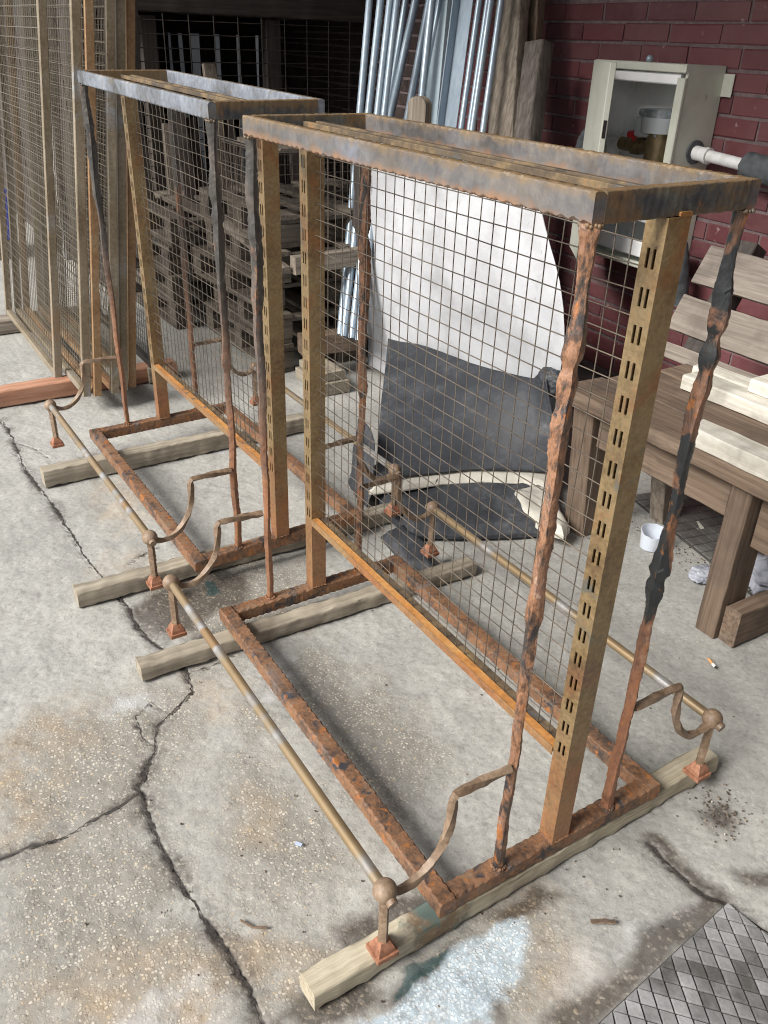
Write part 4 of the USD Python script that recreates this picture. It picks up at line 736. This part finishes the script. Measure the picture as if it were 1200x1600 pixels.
def rag(c, size, seed, flat=.5):
    m = trimesh.creation.icosphere(4, 1.0); v_ = np.array(m.vertices); nn = meshkit.fbm(v_ * 2.3, 5, seed); ridg = np.abs(meshkit.fbm(v_ * 3.1 + 5, 3, seed + 3) - .5 * 0)
    rr = 1 + .55 * (nn - nn.mean()) - .35 * np.abs(meshkit.fbm(v_ * 4 + 9, 2, seed + 7))
    v_ = v_ * rr[:, None] * np.array(size); v_[:, 2] = np.maximum(v_[:, 2], -size[2] * flat)
    v_[:, 2] -= v_[:, 2].min(); return trimesh.Trimesh(v_ + np.array(c), m.faces, process=False)
obj('grey_rag', rag([.60, 1.50, 0], (.09, .11, .075), 4), 'rag_grey', smooth=True, label='crumpled grey rag heaped behind the near bench leg', cat='rag')
obj('grey_rag', rag([.455, 1.36, 0], (.045, .06, .022), 8), 'rag_grey', smooth=True, label='small flat grey rag left of the near bench leg', cat='rag')
wc = loft([1.125, .255, .004], [1.150, .292, .006], .012, .002, [1, -.6, .5], .0005, step=.006, amp=.0008, seed=4); obj('bark_chip', wc, 'bench_wood_y', label='curled brown bark chip on the floor right of the near sleeper', cat='chip')
obj('twig', pipe([[.80, -.29, .003], [.825, -.277, .004], [.838, -.255, .003]], .0025, 6), 'bench_wood_y', label='tiny pale twig beside the long floor crack', cat='twig')
obj('foil_scrap', loft([.70, -.13, .003], [.712, -.122, .004], .007, .0015, [0, 1, .2], .0003), 'foil_blue', label='tiny blue scrap on the floor near the long crack', cat='scrap')
obj('paper_scrap', loft([.215, 1.60, .004], [.26, 1.575, .006], .03, .002, [0, 1, .3], .0004), 'white_cloth', label='small torn pale paper under the bench', cat='scrap')
r = np.random.default_rng(9); gs = []
for (cx, cy, sx, sy, n) in ((1.075, .672, .03, .03, 130), (.25, 1.45, .12, .05, 120), (.45, 1.42, .10, .05, 120), (1.04, .33, .03, .15, 14), (.6, .3, .5, .4, 25), (1.05, .95, .25, .35, 25), (.75, -.25, .3, .15, 40), (.35, 1.62, .15, .05, 80)):
    for _ in range(n):
        s = r.uniform(.0012, .0035); m = trimesh.creation.icosphere(0, s); m.vertices *= [1, r.uniform(.6, 1), .6]; m.apply_translation([cx + r.normal(0, sx), cy + r.normal(0, sy), s * .3 - .002]); gs.append(m)
obj('floor_grit', cat(*gs), 'grit_mixed', label='loose grit and crumbs scattered over the concrete', cat='grit', kind='stuff')

# ------------------------------------------------------------------ sleepers under the racks
def sleeper(p0, p1, w, h, mat, lab, seed):
    obj('wood_sleeper', loft(p0, p1, w, h, None, .0055, step=.02, amp=.0016, seed=seed), mat, label=lab, cat='timber')
sleeper([.989, -.252, .0225], [.972, .752, .0225], .050, .044, 'fresh_wood', 'fresh pale timber under the near end of the nearest rack', 1)
sleeper([.062, -.238, .0215], [.082, .765, .0215], .052, .0425, 'sleeper_wood_y', 'weathered timber under the far end of the nearest rack', 2)
sleeper([-.318, -.292, .0255], [-.30, .74, .0255], .052, .051, 'sleeper_wood_y', 'greyish timber under the near end of the second rack', 3)
sleeper([-1.08, -.21, .032], [-1.085, .80, .032], .054, .0635, 'sleeper_wood_y', 'greyish timber under the far end of the second rack', 4)

# ------------------------------------------------------------------ the display racks
HB, H, HT = .0357, 1.2034, .0373
L, D = 1.0039, .5525
TX0, TX1, TY0, TY1 = .0030, 1.0005, .1292, .4233
PX = (.968, 1.0038); PXL = (0.0, .0358); PY = (.2558, .2969)
TW = dict(near=.134, far=.4185)
def slotted_post(x0, x1):
    w, d, zz0, zz1, t = x1 - x0, PY[1] - PY[0], HB, H - HT, .0022
    M = m3.Manifold.cube([w, d, zz1 - zz0]).translate([x0, PY[0], zz0]) - m3.Manifold.cube([w - 2 * t, d - 2 * t, zz1 - zz0 + 1]).translate([x0 + t, PY[0] + t, zz0 - .5])
    cuts = []
    for k in range(18):
        zc = 1.1137 - .05 * k
        for s in (-1, 1): cuts.append(m3.Manifold.cube([.0052, .02, .0255]).translate([(x0 + x1) / 2 + s * .0052 - .0026, PY[0] - .01, zc - .0125]))
    M = M - m3.Manifold.batch_boolean(cuts, m3.OpType.Add)
    me = M.to_mesh(); return trimesh.Trimesh(me.vert_properties[:, :3], me.tri_verts, process=False)
def forged(x, y, prof, seed, twist=2.0):
    z = np.linspace(prof[0][0], prof[-1][0], 240); r = np.interp(z[::-1], [p[0] for p in prof][::-1], [p[1] for p in prof][::-1])[::-1]
    rg = np.random.default_rng(seed)
    r = np.convolve(np.r_[r[:1], r, r[-1:]], [.25, .5, .25], 'valid') * (1 + rg.normal(0, .012, len(z)))
    r = r * (1 + .045 * np.sin(z * 165 + rg.uniform(0, 6)) * np.sin(z * 37))
    wob = np.c_[.0016 * np.sin(z * 19 + seed) + .0008 * np.sin(z * 61 + seed), .0016 * np.sin(z * 23 + 2 * seed)]
    r = (.0116 + 1.05 * (r - .0125)) * np.interp(z, [.04, .5, 1.17], [.86, .92, .92])
    lowz = np.clip((z - .036) / .05, 0, 1) * np.clip((1.166 - z) / .05, 0, 1)
    p = np.c_[x + wob[:, 0] * lowz, y + wob[:, 1] * lowz, z]
    m = pipe(p, r * .95, 12, square=.10, twist=0, rough=.035, seed=seed)
    # hammered twist: turn the squarish section slowly along the bar
    v_ = np.array(m.vertices); n_ = len(z)
    a = twist * (z - z[0]); core = v_[:n_ * 12].reshape(n_, 12, 3); off = core - p[:, None]
    c, s = np.cos(a)[:, None], np.sin(a)[:, None]
    core = p[:, None] + np.stack([off[..., 0] * c - off[..., 1] * s, off[..., 0] * s + off[..., 1] * c, off[..., 2]], -1)
    v_[:n_ * 12] = core.reshape(-1, 3); return trimesh.Trimesh(v_, m.faces, process=False)
PROF = {'a': [(1.166, .0175), (1.14, .0140), (1.10, .0112), (1.075, .0112), (1.05, .0138), (1.02, .0168), (1.003, .0172), (.992, .0120), (.984, .0122), (.968, .0160), (.952, .0158), (.942, .0108), (.930, .0140), (.915, .0158), (.89, .0152), (.85, .0128), (.81, .0118), (.75, .0130), (.68, .0118), (.63, .0140), (.60, .0165), (.585, .0150), (.572, .0104), (.54, .0128), (.5, .0118), (.3, .0120), (.0357, .0125)],
        'b': [(1.166, .0130), (1.10, .0115), (1.06, .0160), (1.02, .0188), (1.003, .0165), (.994, .0105), (.985, .0125), (.968, .0182), (.950, .0170), (.940, .0118), (.92, .0160), (.88, .0150), (.82, .0128), (.75, .0112), (.68, .0110), (.64, .0140), (.605, .0185), (.590, .0200), (.578, .0125), (.565, .0172), (.545, .0185), (.528, .0125), (.48, .0112), (.45, .0140), (.3, .0132), (.0357, .0148)],
        'c': [(1.166, .0145), (1.12, .0135), (1.05, .0165), (1.02, .0125), (.99, .0165), (.88, .0140), (.84, .0165), (.80, .0120), (.7, .0135), (.6, .0125), (.45, .0115), (.3, .0105), (.0357, .0110)],
        'd': [(1.166, .0135), (1.05, .0130), (.98, .0165), (.95, .0115), (.92, .0165), (.8, .0135), (.65, .0125), (.58, .0160), (.55, .0115), (.4, .0115), (.0357, .0115)]}
def build_rack(root, mats, seed):
    T = lambda nm, m, mt, par=root, **k: obj(nm, m, mt, par, **k)
    # base
    T('base_rail', loft([.0, .018, HB / 2], [L, .018, HB / 2], .036, HB, [0, 1, 0], .0022, step=.004, scal=.0034, pitch=.021, amp=.00025, seed=seed), 'base_iron', smooth=35)
    T('base_rail', loft([.0, D - .018, HB / 2], [L, D - .018, HB / 2], .036, HB, [0, 1, 0], .0022, step=.004, scal=.0034, pitch=.021, amp=.00025, seed=seed + 1), 'base_iron', smooth=35)
    for x in (.0185, L - .0185): T('base_rail', loft([x, .0365, HB / 2 - .0002], [x, D - .0365, HB / 2 - .0002], .036, HB + .0004, [1, 0, 0], .0022, step=.004, scal=.0034, pitch=.021, amp=.00025, seed=seed + 2), 'base_iron', smooth=35)
    # top frame
    zc = H - HT / 2; tb = .018
    for k, y in enumerate((TY0 + tb / 2, TY1 - tb / 2)): T('top_bar', loft([TX0, y, zc], [TX1, y, zc], tb, HT, [0, 1, 0], .0018, step=.003, scal=.0036, pitch=.023, amp=.0003, seed=seed + 4 + k), mats[0], smooth=35)
    for k, x in enumerate((TX0 + tb / 2 + .0003, TX1 - tb / 2 + .0003)): T('top_bar', loft([x, TY0 + tb + .0003, zc], [x, TY1 - tb - .0003, zc], tb, HT + .0006, [1, 0, 0], .0015, step=.004, scal=.0012, pitch=.03, amp=.0003, seed=seed + 6 + k), mats[1], smooth=35)
    for y0, y1 in ((PY[0], PY[0] + .012), (PY[1] - .012, PY[1])): T('mid_rail', box(TX0 + tb + .001, TX1 - tb - .001, y0, y1, H - .022, H - .012, .001), 'frame_edge')
    # posts with slots
    T('post', slotted_post(*PX), 'post_ochre'); T('post', slotted_post(*PXL), 'post_ochre')
    for x0, x1 in (PX, PXL): T('post_cap', box(x0 - .0005, x1 + .0005, PY[0] + .02, PY[1] - .0, H - HT + .0002, H - HT + .006, .001), 'rail_orange')
    # grid panel
    T('bottom_rail', box(PXL[1] + .0006, PX[0] - .0006, PY[0] - .001, .2745, .2425, .252, .0012), 'rail_orange'); T('bottom_rail', box(PXL[1] + .0006, PX[0] - .0006, .2805, PY[1] + .001, .236, .2455, .0012), 'frame_edge')  # rear half browner: the shade behind the wires is put into its colour
    T('rail_lip', box(PXL[1] + .0006, PX[0] - .0006, PY[0] - .003, PY[0] - .0012, .236, .254, .0006), 'post_ochre')
    ws = []
    for k in range(29):
        x = .0545 + .0325 * k
        if x < PX[0] - .004: ws.append(pipe([[x + .0011 * math.sin(3.1 * k + 9 * z_), .2775 + .0012 * math.sin(k + 7 * z_), z_] for z_ in np.linspace(.240, H - .015, 9)], .00105, 6))
    for k in range(28):
        z = .2835 + .0325 * k
        if z < H - HT: ws.append(pipe([[x_, .2748 + .0012 * math.sin(k * 2.3 + 8 * x_), z + .0010 * math.sin(k * 1.7 + 11 * x_)] for x_ in np.linspace(PXL[1] - .001, PX[0] + .001, 10)], .00105, 6))
    T('wire_mesh', cat(*ws), 'wire_iron', smooth=True)
    # forged uprights
    for k, (x, key, pf, mt) in enumerate(((.9995, 'near', 'a', mats[2]), (.9995, 'far', 'b', mats[3]), (.0045, 'near', 'c', 'forged_dark'), (.0045, 'far', 'd', mats[2]))):
        x_ = x - .011 if x > .5 else x + .011
        T('twisted_bar', forged(x_, TW[key] + (.006 if key == 'near' else -.006), PROF[pf], seed + 10 + k), mt, smooth=28)
    # welds where posts and bars meet the base
    rw = np.random.default_rng(seed + 40)
    def bead(path, n, rad):
        return cat(*[turned(trimesh.creation.icosphere(1, rad * rw.uniform(.7, 1.25)), None, q + rw.normal(0, rad * .25, 3)) for q in smooth_path(path, n)])
    for x0, x1 in (PX, PXL):
        T('weld_bead', bead([[x0, PY[0] - .0005, HB + .001], [x1, PY[0] - .0005, HB + .001]], 18, .0020), 'base_iron', smooth=True)
        T('weld_bead', bead([[x1 + .0005, PY[0], HB + .001], [x1 + .0005, PY[1], HB + .001]], 18, .0020), 'base_iron', smooth=True)
    for x in (.9885, .0155):
        for yk in (TW['near'] + .006, TW['far'] - .006):
            T('weld_bead', bead([[x + .012 * math.cos(a), yk + .012 * math.sin(a), HB + .001] for a in np.linspace(0, 2 * PI, 7)], 22, .0030), 'base_iron', smooth=True)
            T('weld_bead', bead([[x + .013 * math.cos(a), yk + .012 * math.sin(a), H - HT - .002] for a in np.linspace(0, 2 * PI, 7)], 20, .0028), 'frame_iron_dark', smooth=True)
    # foot rails on bracket arms, with ball joints, legs and stepped feet
    for sgn in (0, 1):
        fy = (lambda y: y) if sgn == 0 else (lambda y: D - y)
        yb, zb = -.117, .1565
        T('foot_rail', pipe([[.0, fy(yb), zb], [.5, fy(yb), zb - .0006], [L, fy(yb), zb]], .0102, 18), 'tube_brassy', smooth=40)
        for x in (-.001, L - .001):
            out = -1 if x < .5 else 1
            bl = turned(trimesh.creation.icosphere(3, .0205), None, [x, fy(yb), zb])
            T('ball', cat(bl, cyl([x + out * .012, fy(yb), zb - .003], [x + out * .026, fy(yb), zb - .006], .0098, .0092, 16)), 'arm_iron', smooth=35)
            n_ = 26; zz = np.linspace(zb - .012, .020, n_); rg = np.random.default_rng(seed + int(x * 10) + sgn)
            T('leg', pipe(np.c_[np.full(n_, x), np.full(n_, fy(yb)), zz], .0088 * (1 + rg.normal(0, .05, n_)), 8, square=.10, rough=.03, seed=seed), 'arm_iron', smooth=30)
            sq = lambda a, z_0, z_1, b: trimesh.convex.convex_hull(np.array([[x + sx * a, fy(yb) + sy * a, z_0] for sx in (-1, 1) for sy in (-1, 1)] + [[x + sx * b, fy(yb) + sy * b, z_1] for sx in (-1, 1) for sy in (-1, 1)]))
            T('foot', cat(sq(.0205, 0, .010, .0205), sq(.0165, .0101, .018, .0155), sq(.0155, .0181, .034, .0085)), 'foot_oxide')
            xa = .994 if x > .5 else .008
            arm = [(.130, .2905), (.070, .2935), (.016, .2945), (.0105, .286), (.010, .255), (.003, .212), (-.018, .172), (-.048, .143), (-.080, .136), (-.110, .150)]
            pts = np.vstack([smooth_path([[xa + (x - xa) * (i / 9.0), fy(y_), z_] for i, (y_, z_) in enumerate(arm[:3])], 16), smooth_path([[xa + (x - xa) * ((i + 3) / 9.0), fy(y_), z_] for i, (y_, z_) in enumerate(arm[3:])], 34)])
            T('bracket_arm', pipe(pts, .0079 * (1 + .07 * np.sin(np.arange(50) * 1.1) + rg.normal(0, .03, 50)), 8, square=.12, rough=.03, twist=14, seed=seed + 2), 'arm_iron', smooth=30)
            if x > .5 or True: T('weld_tip', turned(trimesh.creation.icosphere(1, .0068), None, pts[16]), 'arm_iron', smooth=True)
def rack(name, M4, label, mats, seed):
    path = numbered('/World', name); x = UsdGeom.Xform.Define(stage, path); x.AddTransformOp().Set(Gf.Matrix4d(*M4.T.ravel()))
    BASE[path] = np.zeros(3); tag(x, label, 'display rack', 'rusty iron display racks'); build_rack(path, mats, seed); return path
MA = np.eye(4); MA[:3, 3] = [0, 0, .0452]
rack('display_rack', MA, 'nearest rusty iron display rack with wire grid and twisted corner bars', ('frame_iron', 'frame_iron_dark', 'forged_iron', 'forged_black'), 60)
MB = np.eye(4); MB[:3, :3] = np.array([[0.9995547, -0.0233523, 0.018575], [0.0235002, 0.9996935, -0.0077844], [-0.0183875, 0.0082175, 0.9997972]]); MB[:3, 3] = [-1.22974, -0.00222, 0.0722]
rack('display_rack', MB, 'second rusty iron display rack, behind the nearest one, with a blue-grey top rim', ('frame_iron_blue', 'frame_iron_dark', 'forged_dark', 'forged_dark'), 90)

# ------------------------------------------------------------------ mesh panels stacked on the left
lean = math.radians(6.4)
def mesh_panel(x1, y0, w, h, lab, mats=('panel_frame', 'wire_ochre'), zb=.071, pitch=.0375, dp=.031, name='mesh_panel', lean=lean, grp='framed mesh panels stacked on the left', seed=0, rail=None):
    p = thing(name, lab, 'mesh panel', (x1 - w / 2, y0, zb), grp)
    R, o = rx(-lean), np.array([x1 - w, y0, zb]); put = lambda nm, m, mt: obj(nm, turned(m, R, o), mt, p)
    s = .025
    put('stile', loft([s / 2, dp / 2, 0], [s / 2, dp / 2, h], s, dp, [1, 0, 0], .002, step=.2, amp=.0004, seed=seed), mats[0]); put('stile', loft([w - s / 2, dp / 2, 0], [w - s / 2, dp / 2, h], s, dp, [1, 0, 0], .002, step=.2, amp=.0004, seed=seed + 1), mats[0])
    for z in (0, h - s): put('cross_rail', box(s + .0005, w - s - .0005, .001, dp - .001, z, z + s, .002), rail or mats[0])
    ws = [pipe([[x, dp / 2 + .002, s - .002], [x, dp / 2 + .002, h - s + .002]], .0011, 5) for x in np.arange(s + pitch / 2, w - s, pitch)]
    ws += [pipe([[s - .002, dp / 2 - .001, z], [w - s + .002, dp / 2 - .001, z]], .0011, 5) for z in np.arange(s + pitch / 2, h - s, pitch)]
    put('wire_mesh', cat(*ws), mats[1])
mesh_panel(-1.925, .035, 1.07, 2.0, 'outermost of the stacked mesh panels, set furthest back', seed=1)
mesh_panel(-1.650, .083, 1.36, 2.0, 'second mesh panel from the outside, its pale stile furthest forward', seed=2)
mesh_panel(-1.635, .124, 1.36, 2.0, 'third mesh panel, with the rusty orange stile', ('panel_rust', 'wire_ochre'), seed=3)
mesh_panel(-1.635, .195, 1.36, 2.0, 'fourth mesh panel, after the narrow gap in the stack', seed=4, rail='panel_rust')
mesh_panel(-1.650, .236, 1.36, 2.0, 'fifth mesh panel, its stile tight against the fourth', ('panel_frame', 'wire_ochre'), seed=5)
mesh_panel(-1.670, .277, 1.36, 2.0, 'innermost of the stacked mesh panels, brown stile next to the dark grille', ('panel_rust', 'wire_iron'), seed=6)
mesh_panel(-1.86, .43, .9, 1.5, 'black grille panel standing in the dark beside the stacked panels', ('dark_steel', 'dark_steel'), seed=7, name='black_grille', lean=math.radians(3), grp=None, pitch=.03)
obj('support_beam', loft([-1.90, -.32, .035], [-1.915, .56, .035], .085, .07, [1, 0, 0], .006, step=.04, amp=.001, seed=3), 'red_wood_y', label='reddish timber on the floor carrying the mesh panels', cat='timber')
obj('support_beam', loft([-2.93, -.5, .035], [-2.92, .5, .035], .12, .07, [1, 0, 0], .006, step=.04, amp=.001, seed=4), 'grey_wood_y', label='dark grey timber on the floor under the far end of the mesh panels', cat='timber')
obj('cream_block', box(-1.92, -1.85, .42, .50, 0, .07, .008, amp=.001, step=.02), 'sleeper_wood_y', label='small pale block on the floor beside the reddish timber', cat='block')
bc = thing('blue_crate', 'bright blue plastic crate at the far left edge', 'crate', (-4.75, .20, 0))
obj('crate_body', trimesh.util.concatenate([box(-4.95, -4.55, .02, .05, .12, .42, .004), box(-4.95, -4.55, .36, .39, .12, .42, .004), box(-4.58, -4.55, .051, .359, .12, .42, .004), box(-4.95, -4.92, .051, .359, .12, .42, .004), box(-4.92, -4.58, .051, .359, .12, .14, .002)]), 'blue_plastic', bc)
obj('crate_rim', cat(box(-4.96, -4.54, .01, .06, .42, .44, .004), box(-4.96, -4.54, .35, .40, .42, .44, .004), box(-4.59, -4.54, .061, .349, .42, .44, .004)), 'blue_plastic', bc)
obj('crate_plinth', box(-4.96, -4.54, .0, .41, 0, .115, .004), 'grey_wood_x', label='low grey plinth under the blue crate', cat='plinth')
for (x, y, a, lab) in ((-3.05, .40, .05, 'white plastic pipe standing upright behind the mesh panels'),):
    obj('white_pipe', pipe([[x, y, .3], [x - .02, y + a, 1.45]], .022, 14), 'white_plastic', smooth=40, label=lab, cat='pipe')
